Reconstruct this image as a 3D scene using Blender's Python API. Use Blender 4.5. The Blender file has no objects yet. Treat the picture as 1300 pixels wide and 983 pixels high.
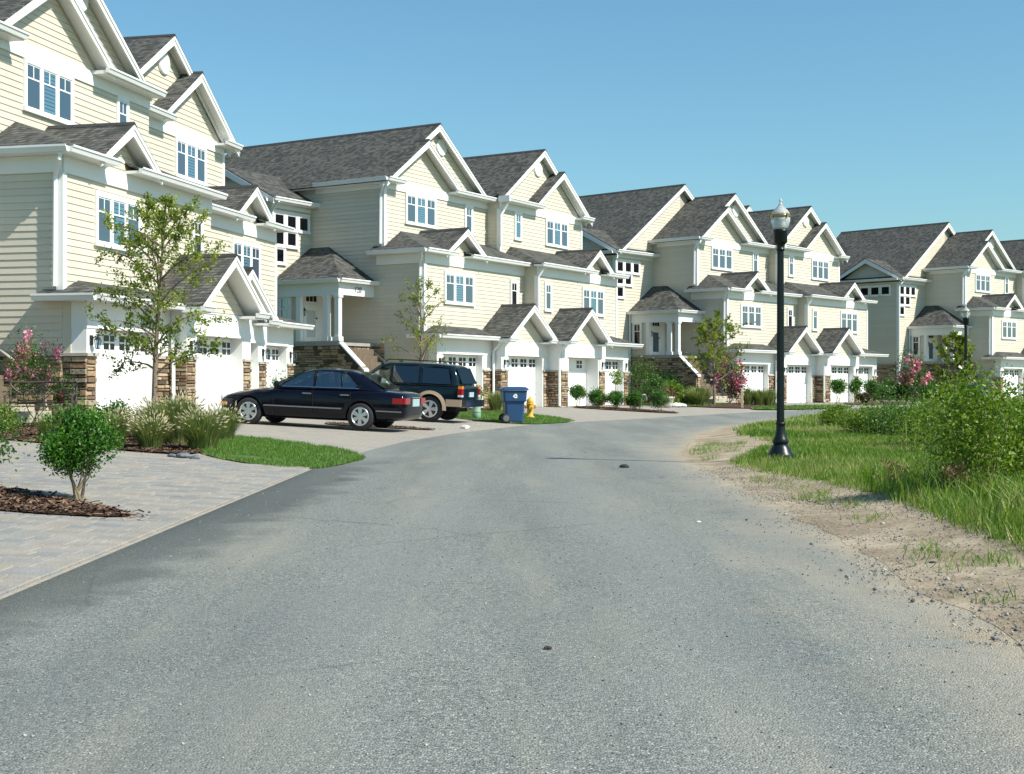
import bpy, bmesh, math, random
import numpy as np
from mathutils import Vector, Matrix
random.seed(7); RNG = np.random.default_rng(7)
S = bpy.context.scene; COL = S.collection
R = math.radians
# ------------------------------------------------------------------ camera
CH = 1.172; F = 1700.0; HZ = 489.5
cam = bpy.data.cameras.new('camera'); camo = bpy.data.objects.new('camera', cam); COL.objects.link(camo)
cam.lens = 36 * F / 1300; cam.sensor_width = 36; cam.clip_start = .1; cam.clip_end = 4000
camo.location = (0, 0, CH); camo.rotation_euler = (R(90) - math.atan(2.0 / F), 0, 0); S.camera = camo
S.render.resolution_x = 1024; S.render.resolution_y = 774
# ------------------------------------------------------------------ sky, sun, exposure
SUN_AZ = -28.0; SUN_EL = 45.0       # azimuth of the direction to the sun, from +X counter-clockwise
w = bpy.data.worlds.new('World'); S.world = w; w.use_nodes = True
nt = w.node_tree; bgn = nt.nodes['Background']
sky = nt.nodes.new('ShaderNodeTexSky'); sky.sky_type = 'NISHITA'; sky.sun_disc = False
sky.sun_elevation = R(SUN_EL); sky.sun_rotation = R(90 - SUN_AZ)
sky.altitude = 0; sky.air_density = 1.25; sky.dust_density = .7; sky.ozone_density = 3.2
tint = nt.nodes.new('ShaderNodeMix'); tint.data_type = 'RGBA'; tint.blend_type = 'MULTIPLY'; tint.inputs[0].default_value = 1; tint.inputs[7].default_value = (.72, 1.02, 1.06, 1)
nt.links.new(sky.outputs[0], tint.inputs[6]); nt.links.new(tint.outputs[2], bgn.inputs[0]); bgn.inputs[1].default_value = .1
sl = bpy.data.lights.new('sun', 'SUN'); sl.energy = 5.0; sl.angle = R(.53); sl.color = (1, .95, .86)
so = bpy.data.objects.new('sun', sl); COL.objects.link(so)
sd = Vector((math.cos(R(SUN_AZ)) * math.cos(R(SUN_EL)), math.sin(R(SUN_AZ)) * math.cos(R(SUN_EL)), math.sin(R(SUN_EL))))
so.rotation_euler = sd.to_track_quat('Z', 'Y').to_euler(); so.location = sd * 60
vs = S.view_settings; vs.view_transform = 'Standard'; vs.look = 'None'; vs.exposure = 0.42; vs.gamma = 1.0; vs.use_curve_mapping = False

# ------------------------------------------------------------------ materials
def mat(name, col, rough=.6, var=.0, vscale=3., bump=0., bscale=40., metal=0., spec=.5, coords='Object', ior=None, coat=0):
    m = bpy.data.materials.new(name); m.use_nodes = True; n = m.node_tree.nodes; l = m.node_tree.links
    b = n['Principled BSDF']; b.inputs['Base Color'].default_value = (*col, 1); b.inputs['Roughness'].default_value = rough
    b.inputs['Metallic'].default_value = metal; b.inputs['Specular IOR Level'].default_value = spec
    if ior: b.inputs['IOR'].default_value = ior
    if coat: b.inputs['Coat Weight'].default_value = coat; b.inputs['Coat Roughness'].default_value = .03
    tc = n.new('ShaderNodeTexCoord')
    if var:
        no = n.new('ShaderNodeTexNoise'); no.inputs['Scale'].default_value = vscale; no.inputs['Detail'].default_value = 6
        l.new(tc.outputs[coords], no.inputs['Vector'])
        mr = n.new('ShaderNodeMapRange'); mr.inputs[1].default_value = .25; mr.inputs[2].default_value = .75
        mr.inputs[3].default_value = 1 - var; mr.inputs[4].default_value = 1 + var
        l.new(no.outputs['Fac'], mr.inputs[0])
        mx = n.new('ShaderNodeVectorMath'); mx.operation = 'SCALE'; mx.inputs[0].default_value = col
        l.new(mr.outputs[0], mx.inputs['Scale']); l.new(mx.outputs[0], b.inputs['Base Color'])
    if bump:
        nb = n.new('ShaderNodeTexNoise'); nb.inputs['Scale'].default_value = bscale; nb.inputs['Detail'].default_value = 4
        l.new(tc.outputs[coords], nb.inputs['Vector'])
        bp = n.new('ShaderNodeBump'); bp.inputs['Strength'].default_value = bump; bp.inputs['Distance'].default_value = .02
        l.new(nb.outputs['Fac'], bp.inputs['Height']); l.new(bp.outputs[0], b.inputs['Normal'])
    return m
def ramp(n, stops):
    r = n.new('ShaderNodeValToRGB'); e = r.color_ramp.elements
    while len(e) < len(stops): e.new(.5)
    for i, (p, c) in enumerate(stops): e[i].position = p; e[i].color = (*c, 1)
    return r
def tone_mat(name, stops, rough=.6, trans=0., source='tone', spec=.4, mottle=0., mscale=8.):
    """colour ramp driven by a per-piece tone: a point attribute, or a random value per object / mesh island"""
    m = bpy.data.materials.new(name); m.use_nodes = True; n = m.node_tree.nodes; l = m.node_tree.links
    b = n['Principled BSDF']; b.inputs['Roughness'].default_value = rough; b.inputs['Specular IOR Level'].default_value = spec
    if source == 'tone':
        a = n.new('ShaderNodeAttribute'); a.attribute_name = 'tone'; out = a.outputs['Fac']
    else:
        oi = n.new('ShaderNodeObjectInfo'); ge = n.new('ShaderNodeNewGeometry'); ad = n.new('ShaderNodeMath'); ad.operation = 'ADD'
        l.new(oi.outputs['Random'], ad.inputs[0]); l.new(ge.outputs['Random Per Island'], ad.inputs[1])
        fr = n.new('ShaderNodeMath'); fr.operation = 'FRACT'; l.new(ad.outputs[0], fr.inputs[0]); out = fr.outputs[0]
    rp = ramp(n, stops); l.new(out, rp.inputs[0]); colo = rp.outputs[0]
    if mottle:
        tc = n.new('ShaderNodeTexCoord'); no = n.new('ShaderNodeTexNoise'); no.inputs['Scale'].default_value = mscale; no.inputs['Detail'].default_value = 5
        ge2 = n.new('ShaderNodeNewGeometry'); l.new(ge2.outputs['Position'], no.inputs['Vector'])
        mr = n.new('ShaderNodeMapRange'); mr.inputs[1].default_value = .25; mr.inputs[2].default_value = .75; mr.inputs[3].default_value = 1 - mottle; mr.inputs[4].default_value = 1 + mottle
        l.new(no.outputs['Fac'], mr.inputs[0]); sc = n.new('ShaderNodeVectorMath'); sc.operation = 'SCALE'
        l.new(colo, sc.inputs[0]); l.new(mr.outputs[0], sc.inputs['Scale']); colo = sc.outputs[0]
        bp = n.new('ShaderNodeBump'); bp.inputs['Strength'].default_value = .5; bp.inputs['Distance'].default_value = .02
        nb = n.new('ShaderNodeTexNoise'); nb.inputs['Scale'].default_value = 45; l.new(ge2.outputs['Position'], nb.inputs['Vector'])
        l.new(nb.outputs['Fac'], bp.inputs['Height']); l.new(bp.outputs[0], b.inputs['Normal'])
    l.new(colo, b.inputs['Base Color'])
    if trans:
        t = n.new('ShaderNodeBsdfTranslucent'); mx = n.new('ShaderNodeMixShader'); mx.inputs[0].default_value = trans
        hs = n.new('ShaderNodeHueSaturation'); hs.inputs['Value'].default_value = 1.5; hs.inputs['Saturation'].default_value = 1.1
        l.new(colo, hs.inputs['Color']); l.new(hs.outputs[0], t.inputs['Color'])
        l.new(b.outputs[0], mx.inputs[1]); l.new(t.outputs[0], mx.inputs[2]); l.new(mx.outputs[0], n['Material Output'].inputs[0])
    return m
M = {}
def siding_mat():
    m = mat('cream_siding', (.62, .565, .45), .6, .03, .5); n = m.node_tree.nodes; l = m.node_tree.links; b = n['Principled BSDF']; src = b.inputs['Base Color'].links[0].from_socket
    oi = n.new('ShaderNodeObjectInfo'); ge = n.new('ShaderNodeNewGeometry'); ad = n.new('ShaderNodeMath'); l.new(oi.outputs['Random'], ad.inputs[0]); l.new(ge.outputs['Random Per Island'], ad.inputs[1]); fr = n.new('ShaderNodeMath'); fr.operation = 'FRACT'; l.new(ad.outputs[0], fr.inputs[0])
    mp = n.new('ShaderNodeMapping'); mp.inputs['Scale'].default_value = (5, 5, .35); l.new(ge.outputs['Position'], mp.inputs[0]); no = n.new('ShaderNodeTexNoise'); no.inputs['Scale'].default_value = 1; no.inputs['Detail'].default_value = 6; l.new(mp.outputs[0], no.inputs['Vector'])
    m1 = n.new('ShaderNodeMapRange'); m1.inputs[3].default_value = .955; m1.inputs[4].default_value = 1.03; l.new(fr.outputs[0], m1.inputs[0]); m2 = n.new('ShaderNodeMapRange'); m2.inputs[1].default_value = .3; m2.inputs[2].default_value = .6; m2.inputs[3].default_value = .97; m2.inputs[4].default_value = 1.; l.new(no.outputs['Fac'], m2.inputs[0])
    pm = n.new('ShaderNodeMath'); pm.operation = 'MULTIPLY'; l.new(m1.outputs[0], pm.inputs[0]); l.new(m2.outputs[0], pm.inputs[1]); sc = n.new('ShaderNodeVectorMath'); sc.operation = 'SCALE'; l.new(src, sc.inputs[0]); l.new(pm.outputs[0], sc.inputs['Scale']); l.new(sc.outputs[0], b.inputs['Base Color']); return m
M['siding'] = siding_mat()
M['white'] = mat('white_trim', (.80, .80, .77), .45, .03, 1.1)
M['door_white'] = mat('white_garage_door', (.84, .84, .81), .4, .02, .8)
M['gutter'] = mat('white_gutter', (.78, .79, .77), .35, .03, 1.5)
M['wallcore'] = mat('wall_core', (.42, .38, .29), .8)  # colour darkened so gaps between siding boards read as shadow lines
M['glass'] = mat('window_glass', (.045, .072, .10), .06, spec=1.0, ior=1.75)
M['darkglass'] = mat('dark_window_glass', (.004, .004, .007), .08, spec=.5)
M['blind'] = mat('white_blind', (.5, .54, .54), .6)
M['black_metal'] = mat('black_painted_metal', (.012, .013, .014), .35, .2, 20, spec=.6)
M['concrete'] = mat('concrete_cap', (.42, .38, .32), .8, .12, 6)
M['steps'] = mat('step_stone', (.42, .38, .30), .85, .12, 5)
M['stone_step'] = mat('brown_stone_step', (.15, .115, .08), .9, .3, 7, .4, 30); M['porch_floor'] = mat('porch_floor', (.35, .33, .3), .8, .1)
M['stone'] = tone_mat('ledge_stone', [(0, (.09, .06, .04)), (.25, (.24, .155, .09)), (.5, (.39, .27, .16)), (.75, (.47, .37, .24)), (1, (.28, .24, .19))], .8, source='rand', mottle=.3, mscale=14)
M['mortar'] = mat('stone_joint', (.06, .05, .04), .9)
M['paver'] = tone_mat('paver_stone', [(0, (.215, .22, .21)), (.3, (.265, .25, .218)), (.55, (.305, .272, .222)), (.8, (.28, .26, .225)), (1, (.225, .228, .222))], .85, source='rand', mottle=.16, mscale=3.5)
def roof_mat():
    m = bpy.data.materials.new('asphalt_shingle'); m.use_nodes = True; n = m.node_tree.nodes; l = m.node_tree.links
    b = n['Principled BSDF']; b.inputs['Roughness'].default_value = .9; b.inputs['Specular IOR Level'].default_value = .2
    tc = n.new('ShaderNodeTexCoord'); sx = n.new('ShaderNodeSeparateXYZ'); l.new(tc.outputs['Object'], sx.inputs[0])
    ad = n.new('ShaderNodeMath'); l.new(sx.outputs[0], ad.inputs[0]); l.new(sx.outputs[1], ad.inputs[1])
    cb = n.new('ShaderNodeCombineXYZ'); l.new(ad.outputs[0], cb.inputs[0]); l.new(sx.outputs[2], cb.inputs[1])
    br = n.new('ShaderNodeTexBrick'); br.inputs['Color1'].default_value = (.046, .050, .046, 1); br.inputs['Color2'].default_value = (.155, .152, .132, 1)
    br.inputs['Mortar'].default_value = (.035, .034, .033, 1); br.inputs['Scale'].default_value = 1; br.inputs['Mortar Size'].default_value = .008
    br.inputs['Bias'].default_value = -.1; br.inputs['Brick Width'].default_value = .14; br.inputs['Row Height'].default_value = .075
    l.new(cb.outputs[0], br.inputs['Vector'])
    no = n.new('ShaderNodeTexNoise'); no.inputs['Scale'].default_value = 9; no.inputs['Detail'].default_value = 8; l.new(tc.outputs['Object'], no.inputs['Vector'])
    mr = n.new('ShaderNodeMapRange'); mr.inputs[1].default_value = .3; mr.inputs[2].default_value = .7; mr.inputs[3].default_value = .8; mr.inputs[4].default_value = 1.2; l.new(no.outputs['Fac'], mr.inputs[0])
    sc = n.new('ShaderNodeVectorMath'); sc.operation = 'SCALE'; l.new(br.outputs['Color'], sc.inputs[0]); l.new(mr.outputs[0], sc.inputs['Scale'])
    l.new(sc.outputs[0], b.inputs['Base Color'])
    bp = n.new('ShaderNodeBump'); bp.inputs['Strength'].default_value = .6; bp.inputs['Distance'].default_value = .02; l.new(br.outputs['Fac'], bp.inputs['Height']); bp.invert = True
    l.new(bp.outputs[0], b.inputs['Normal']); return m
M['roof'] = roof_mat(); M['ridge'] = mat('ridge_shingle', (.03, .03, .03), .95, .3, 12)
def pane_blind_mat():
    m = bpy.data.materials.new('clear_pane'); m.use_nodes = True; n = m.node_tree.nodes; l = m.node_tree.links
    t = n.new('ShaderNodeBsdfTransparent'); t.inputs[0].default_value = (.72, .84, .9, 1); g = n.new('ShaderNodeBsdfGlossy'); g.inputs['Roughness'].default_value = .04
    mx = n.new('ShaderNodeMixShader'); mx.inputs[0].default_value = .16; l.new(t.outputs[0], mx.inputs[1]); l.new(g.outputs[0], mx.inputs[2]); l.new(mx.outputs[0], n['Material Output'].inputs[0]); return m
M['clearpane'] = pane_blind_mat()
# ------------------------------------------------------------------ object helpers
def tag(o, label=None, cat=None, group=None, kind=None):
    if label: o['label'] = label
    if cat: o['category'] = cat
    if group: o['group'] = group
    if kind: o['kind'] = kind
    return o
def empty(name, loc=(0, 0, 0), rz=0., label=None, cat=None, group=None):
    o = bpy.data.objects.new(name, None); COL.objects.link(o); o.location = loc; o.rotation_euler = (0, 0, rz); o.empty_display_size = .2
    return tag(o, label, cat, group)
class MB:
    """collects shapes for ONE mesh object; T maps local points"""
    def __init__(s, T=None): s.v = []; s.f = []; s.T = T or (lambda a, b, c: (a, b, c))
    def pts(s, P): i = len(s.v); s.v += [s.T(*p) for p in P]; return i
    def box(s, x0, x1, y0, y1, z0, z1):
        i = s.pts([(x0, y0, z0), (x1, y0, z0), (x1, y1, z0), (x0, y1, z0), (x0, y0, z1), (x1, y0, z1), (x1, y1, z1), (x0, y1, z1)])
        s.f += [[i + k for k in q] for q in ((0, 3, 2, 1), (4, 5, 6, 7), (0, 1, 5, 4), (1, 2, 6, 5), (2, 3, 7, 6), (3, 0, 4, 7))]; return s
    def loft(s, A, B):
        n = len(A); i = s.pts(list(A) + list(B)); s.f.append([i + k for k in range(n)][::-1]); s.f.append([i + n + k for k in range(n)])
        for k in range(n): s.f.append([i + k, i + (k + 1) % n, i + n + (k + 1) % n, i + n + k])
        return s
    def prism_v(s, poly, v0, v1): return s.loft([(u, v0, z) for u, z in poly], [(u, v1, z) for u, z in poly])
    def prism_u(s, poly, u0, u1): return s.loft([(u0, v, z) for v, z in poly], [(u1, v, z) for v, z in poly])
    def slab(s, P, t): return s.loft([(a, b, c - t) for a, b, c in P], P)
    def tube(s, path, r, n=8):
        path = [Vector(p) for p in path]; rr = r if isinstance(r, (list, tuple)) else [r] * len(path); rings = []
        for k, p in enumerate(path):
            d = (path[min(k + 1, len(path) - 1)] - path[max(k - 1, 0)]).normalized()
            a = d.orthogonal().normalized(); 
            up = Vector((0, 0, 1)); 
            if abs(d.z) < .9: a = d.cross(up).normalized()
            else: a = d.cross(Vector((0, 1, 0))).normalized()
            b = d.cross(a).normalized()
            rings.append(s.pts([tuple(p + (a * math.cos(6.28318 * j / n) + b * math.sin(6.28318 * j / n)) * rr[k]) for j in range(n)]))
        for k in range(len(rings) - 1):
            for j in range(n): s.f.append([rings[k] + j, rings[k] + (j + 1) % n, rings[k + 1] + (j + 1) % n, rings[k + 1] + j])
        s.f.append([rings[0] + j for j in range(n)][::-1]); s.f.append([rings[-1] + j for j in range(n)]); return s
    def lathe(s, prof, n=20, c=(0, 0, 0), axis='z'):
        rings = []
        for r, h in prof:
            P = []
            for j in range(n):
                a = 6.28318 * j / n; x, y = r * math.cos(a), r * math.sin(a)
                P.append((c[0] + x, c[1] + y, c[2] + h) if axis == 'z' else ((c[0] + x, c[1] + h, c[2] + y) if axis == 'y' else (c[0] + h, c[1] + x, c[2] + y)))
            rings.append(s.pts(P))
        for k in range(len(rings) - 1):
            for j in range(n): s.f.append([rings[k] + j, rings[k] + (j + 1) % n, rings[k + 1] + (j + 1) % n, rings[k + 1] + j])
        s.f.append([rings[0] + j for j in range(n)][::-1]); s.f.append([rings[-1] + j for j in range(n)]); return s
    def mesh(s, name, m, smooth=False):
        me = bpy.data.meshes.new(name); me.from_pydata(s.v, [], s.f)
        bm = bmesh.new(); bm.from_mesh(me); bmesh.ops.recalc_face_normals(bm, faces=bm.faces); bm.to_mesh(me); bm.free()
        me.materials.append(M[m] if isinstance(m, str) else m)
        if smooth: me.shade_smooth() if hasattr(me, 'shade_smooth') else None
        return me
    def build(s, name, m, parent=None, loc=None, smooth=False, kind=None):
        o = bpy.data.objects.new(name, s.mesh(name, m, smooth)); COL.objects.link(o)
        if parent: o.parent = parent
        if loc: o.location = loc
        if kind: o['kind'] = kind
        return o
def np_mesh(name, V, Fq, m, tone=None, parent=None, kind=None, loc=None):
    V = np.asarray(V, np.float32).reshape(-1, 3); Fq = np.asarray(Fq, np.int32); k = Fq.shape[1]
    me = bpy.data.meshes.new(name); me.vertices.add(len(V)); me.vertices.foreach_set('co', V.ravel())
    me.loops.add(Fq.size); me.loops.foreach_set('vertex_index', Fq.ravel()); me.polygons.add(len(Fq))
    me.polygons.foreach_set('loop_start', np.arange(0, Fq.size, k, dtype=np.int32)); me.polygons.foreach_set('loop_total', np.full(len(Fq), k, np.int32))
    if tone is not None: a = me.attributes.new('tone', 'FLOAT', 'POINT'); a.data.foreach_set('value', np.asarray(tone, np.float32))
    me.update(calc_edges=True); me.validate(); me.materials.append(M[m] if isinstance(m, str) else m)
    o = bpy.data.objects.new(name, me); COL.objects.link(o)
    if parent: o.parent = parent
    if kind: o['kind'] = kind
    if loc is not None: o.location = loc
    return o
# ------------------------------------------------------------------ terrain
LE = np.array([(-2.8, -12), (-2.8, 5), (-2.8, 19), (-2.6, 24), (-2.25, 28), (-1.3, 33.2), (.6, 40), (2.4, 43.4), (4.2, 46.5), (5.9, 50), (9.8, 57.5), (14.2, 64), (22, 72.5), (33, 83), (50, 97), (70, 112)])
RE = np.array([(2.35, -12), (2.35, 6), (2.5, 9), (2.7, 13), (2.8, 20), (2.95, 23), (3.35, 25.3), (4.77, 33), (6.3, 38), (9.6, 47), (13.0, 53), (18.6, 60), (26.5, 68.3), (37.5, 79), (54, 92), (74, 107)])
def sdist(P, x, y):
    """distance to polyline, positive on its left side (houses side for LE)"""
    x = np.asarray(x, float); y = np.asarray(y, float); best = np.full(x.shape, 1e9); sg = np.zeros(x.shape)
    for (x0, y0), (x1, y1) in zip(P[:-1], P[1:]):
        dx, dy = x1 - x0, y1 - y0; L2 = dx * dx + dy * dy
        t = np.clip(((x - x0) * dx + (y - y0) * dy) / L2, 0, 1); d = np.hypot(x - x0 - t * dx, y - y0 - t * dy)
        c = dx * (y - y0) - dy * (x - x0); m = d < best; best = np.where(m, d, best); sg = np.where(m, np.sign(c), sg)
    return best * sg
def gz(x, y):
    x = np.asarray(x, float); y = np.asarray(y, float)
    dl = sdist(LE, x, y); dr = -sdist(RE, x, y)
    zb = np.interp(y, [0, 40, 55, 76, 95], [.33, .32, .256, .193, .171])
    zl = np.minimum(zb, .052 * np.maximum(dl, 0))
    t = np.clip(dr / 1.3, 0, 1); zr = .115 * t * t * (3 - 2 * t) + .03 * np.sin(x * 1.3 + y * .7) * np.clip(dr / 3, 0, 1) * t
    return np.where(dl > 0, zl, np.where(dr > 0, zr, 0.))
def sheet(name, poly, m, off, step=.6, kind='structure', label=None, cat=None, fz=None, jitter=0):
    bm = bmesh.new(); vs_ = [bm.verts.new((x, y, 0)) for x, y in poly]; bm.faces.new(vs_)
    bmesh.ops.triangulate(bm, faces=bm.faces)
    xs = [p[0] for p in poly]; ys = [p[1] for p in poly]
    for ax, a, b in ((0, min(xs), max(xs)), (1, min(ys), max(ys))):
        k = math.ceil(a / step)
        while k * step < b:
            co = [0, 0, 0]; co[ax] = k * step; no = [0, 0, 0]; no[ax] = 1
            bmesh.ops.bisect_plane(bm, geom=bm.verts[:] + bm.edges[:] + bm.faces[:], plane_co=co, plane_no=no, dist=1e-5); k += 1
    co = np.array([v.co[:] for v in bm.verts]); z = (fz or gz)(co[:, 0], co[:, 1]) + off
    for v, zz in zip(bm.verts, z): v.co.z = zz
    bmesh.ops.recalc_face_normals(bm, faces=bm.faces)
    if sum(f.normal.z for f in bm.faces) < 0: bmesh.ops.reverse_faces(bm, faces=bm.faces)
    me = bpy.data.meshes.new(name); bm.to_mesh(me); bm.free(); me.materials.append(M[m]); 
    o = bpy.data.objects.new(name, me); COL.objects.link(o); o['kind'] = kind
    if label: o['label'] = label
    if cat: o['category'] = cat
    return o
def smooth_poly(P, n=4):
    P = [tuple(p) for p in P]
    for _ in range(n):
        Q = []
        for a, b in zip(P, P[1:] + P[:1]): Q += [(.75 * a[0] + .25 * b[0], .75 * a[1] + .25 * b[1]), (.25 * a[0] + .75 * b[0], .25 * a[1] + .75 * b[1])]
        P = Q
    return P
def ground_mats():
    def base(name):
        m = bpy.data.materials.new(name); m.use_nodes = True; n = m.node_tree.nodes; l = m.node_tree.links
        b = n['Principled BSDF']; b.inputs['Roughness'].default_value = .92; b.inputs['Specular IOR Level'].default_value = .25
        g = n.new('ShaderNodeNewGeometry'); return m, n, l, b, g.outputs['Position']
    def noise(n, l, vec, sc, det=6, rough=.6):
        a = n.new('ShaderNodeTexNoise'); a.inputs['Scale'].default_value = sc; a.inputs['Detail'].default_value = det; a.inputs['Roughness'].default_value = rough; l.new(vec, a.inputs['Vector']); return a.outputs['Fac']
    def mr(n, l, src, a, b, c, d, smooth=False):
        r = n.new('ShaderNodeMapRange'); 
        if smooth: r.interpolation_type = 'SMOOTHSTEP'
        for i, q in enumerate((a, b, c, d)): r.inputs[i + 1].default_value = q
        l.new(src, r.inputs[0]); return r.outputs[0]
    def mix(n, l, fac, A, B, mode='MIX'):
        x = n.new('ShaderNodeMix'); x.data_type = 'RGBA'; x.blend_type = mode
        if isinstance(fac, float): x.inputs[0].default_value = fac
        else: l.new(fac, x.inputs[0])
        for sk, q in ((x.inputs[6], A), (x.inputs[7], B)):
            if isinstance(q, tuple): sk.default_value = (*q, 1)
            else: l.new(q, sk)
        return x.outputs[2]
    # road: weathered chip-seal asphalt
    m, n, l, b, pos = base('road_asphalt'); M['road'] = m
    vo = n.new('ShaderNodeTexVoronoi'); vo.inputs['Scale'].default_value = 120; l.new(pos, vo.inputs['Vector'])
    sepc = n.new('ShaderNodeSeparateColor'); l.new(vo.outputs['Color'], sepc.inputs[0])
    rp = ramp(n, [(0, (.065, .074, .068)), (.3, (.145, .16, .145)), (.6, (.21, .226, .203)), (.88, (.28, .295, .262)), (1, (.50, .49, .44))]); l.new(sepc.outputs[0], rp.inputs[0])
    big = noise(n, l, pos, .55, 6); col = mix(n, l, mr(n, l, big, .35, .7, 0., .5), rp.outputs[0], (.22, .232, .212))
    mp = n.new('ShaderNodeMapping'); mp.inputs['Scale'].default_value = (1.1, .16, 1); l.new(pos, mp.inputs[0])
    st = noise(n, l, mp.outputs[0], 1.1, 6, .65); col = mix(n, l, mr(n, l, st, .5, .72, 0., .6), col, (.34, .31, .24))      # sandy streaks along the wheel tracks
    st2 = noise(n, l, mp.outputs[0], .8, 5, .6); col = mix(n, l, mr(n, l, st2, .46, .7, 0, .5), col, (.115, .13, .128))
    sx = n.new('ShaderNodeSeparateXYZ'); l.new(pos, sx.inputs[0])
    al = n.new('ShaderNodeAttribute'); al.attribute_name = 'edge_left'; ar = n.new('ShaderNodeAttribute'); ar.attribute_name = 'edge_right'
    def madd(src, k, other): q = n.new('ShaderNodeMath'); q.operation = 'MULTIPLY_ADD'; l.new(src, q.inputs[0]); q.inputs[1].default_value = k; l.new(other, q.inputs[2]); return q.outputs[0]
    def mul(p, q_): q = n.new('ShaderNodeMath'); q.operation = 'MULTIPLY'; l.new(p, q.inputs[0]); l.new(q_, q.inputs[1]); return q.outputs[0]
    dlw = madd(noise(n, l, pos, 1.0, 8, .65), 1.5, al.outputs['Fac']); dlw = madd(mr(n, l, sx.outputs[1], 7., 14., 1., 0.), .22, dlw)          # fresh dark binder along the pavers
    strip = mul(mr(n, l, dlw, 1.2, 1.75, .92, 0., True), mr(n, l, sx.outputs[1], 18., 22.5, 1., 0., True))
    dk = mix(n, l, 1., col, (.36, .39, .40), 'MULTIPLY'); col = mix(n, l, strip, col, dk)
    wt = n.new('ShaderNodeTexWave'); wt.wave_type = 'BANDS'; wt.bands_direction = 'X'; wt.inputs['Scale'].default_value = .19; wt.inputs['Distortion'].default_value = 1.2; wt.inputs['Detail'].default_value = 3; wt.inputs['Detail Scale'].default_value = .25; l.new(pos, wt.inputs['Vector'])
    col = mix(n, l, mr(n, l, wt.outputs['Fac'], .45, .95, 0, .16), col, (.29, .30, .275))
    vc = n.new('ShaderNodeTexVoronoi'); vc.feature = 'DISTANCE_TO_EDGE'; vc.inputs['Scale'].default_value = .33; wv = n.new('ShaderNodeMix'); wv.data_type = 'VECTOR'; wv.inputs[0].default_value = .12; l.new(pos, wv.inputs[4]); nzc = n.new('ShaderNodeTexNoise'); nzc.inputs['Scale'].default_value = 2.5; nzc.inputs['Detail'].default_value = 6; l.new(pos, nzc.inputs['Vector']); l.new(nzc.outputs['Color'], wv.inputs[5]); l.new(wv.outputs[1], vc.inputs['Vector'])
    crk = mr(n, l, vc.outputs['Distance'], .0, .006, .55, 0.); cg = mr(n, l, noise(n, l, pos, .35, 3), .48, .56, 0, 1); cm = n.new('ShaderNodeMath'); cm.operation = 'MULTIPLY'; l.new(crk, cm.inputs[0]); l.new(cg, cm.inputs[1]); col = mix(n, l, cm.outputs[0], col, (.07, .07, .068))
    sand = mix(n, l, mr(n, l, noise(n, l, pos, 1.3, 8, .65), .35, .65, 0, 1), (.25, .19, .12), (.47, .39, .28)); sand = mix(n, l, mr(n, l, noise(n, l, pos, 9, 8, .7), .5, .66, 0, .7), sand, (.17, .14, .10))
    drw = madd(noise(n, l, pos, 1.7, 10, .72), -1.5, ar.outputs['Fac']); ms = mr(n, l, drw, -.72, -.38, 1., 0.); col = mix(n, l, ms, col, sand)                       # sand washed over the broken right edge
    drw2 = madd(noise(n, l, pos, .8, 8, .7), -2.6, ar.outputs['Fac']); col = mix(n, l, mr(n, l, drw2, -1.2, -.2, .55, 0.), col, (.37, .33, .25))
    l.new(col, b.inputs['Base Color'])
    bp = n.new('ShaderNodeBump'); bp.inputs['Strength'].default_value = .6; bp.inputs['Distance'].default_value = .012; l.new(vo.outputs['Distance'], bp.inputs['Height']); bp.invert = True; l.new(bp.outputs[0], b.inputs['Normal'])
    # sandy shoulder
    m, n, l, b, pos = base('sandy_soil'); M['dirt'] = m
    col = mix(n, l, mr(n, l, noise(n, l, pos, 1.3, 8, .65), .35, .65, 0, 1), (.25, .19, .12), (.47, .39, .28)); col = mix(n, l, mr(n, l, noise(n, l, pos, 9, 8, .7), .5, .66, 0, .7), col, (.17, .14, .10))
    l.new(col, b.inputs['Base Color']); bp = n.new('ShaderNodeBump'); bp.inputs['Strength'].default_value = .7; bp.inputs['Distance'].default_value = .05; l.new(noise(n, l, pos, 14, 8, .7), bp.inputs['Height']); l.new(bp.outputs[0], b.inputs['Normal'])
    # turf soil
    m, n, l, b, pos = base('turf_soil'); M['turf'] = m
    col = mix(n, l, mr(n, l, noise(n, l, pos, 1.1, 8, .65), .35, .65, 0, 1), (.055, .095, .025), (.10, .14, .045)); col = mix(n, l, mr(n, l, noise(n, l, pos, 3., 8, .7), .58, .7, 0, .8), col, (.20, .16, .09)); l.new(col, b.inputs['Base Color'])
    # mulch
    m, n, l, b, pos = base('bark_mulch'); M['mulch'] = m
    col = mix(n, l, mr(n, l, noise(n, l, pos, 40, 8, .75), .35, .65, 0, 1), (.035, .02, .013), (.15, .085, .05)); l.new(col, b.inputs['Base Color'])
    bp = n.new('ShaderNodeBump'); bp.inputs['Strength'].default_value = 1; bp.inputs['Distance'].default_value = .04; l.new(noise(n, l, pos, 45, 6, .75), bp.inputs['Height']); l.new(bp.outputs[0], b.inputs['Normal'])
    # far pavers
    m, n, l, b, pos = base('paver_drive'); M['drive'] = m
    br = n.new('ShaderNodeTexBrick'); br.inputs['Scale'].default_value = 1; br.inputs['Brick Width'].default_value = .3; br.inputs['Row Height'].default_value = .2; br.inputs['Mortar Size'].default_value = .006
    br.inputs['Color1'].default_value = (.33, .295, .24, 1); br.inputs['Color2'].default_value = (.235, .24, .235, 1); br.inputs['Mortar'].default_value = (.16, .145, .12, 1); br.inputs['Bias'].default_value = -.25; l.new(pos, br.inputs['Vector'])
    col = mix(n, l, mr(n, l, noise(n, l, pos, .8, 6), .3, .7, 0, .45), br.outputs['Color'], (.33, .30, .25)); l.new(col, b.inputs['Base Color'])
    M['joint'] = mat('paver_joint_sand', (.17, .15, .12), .95, .2, 6)
ground_mats()
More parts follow.
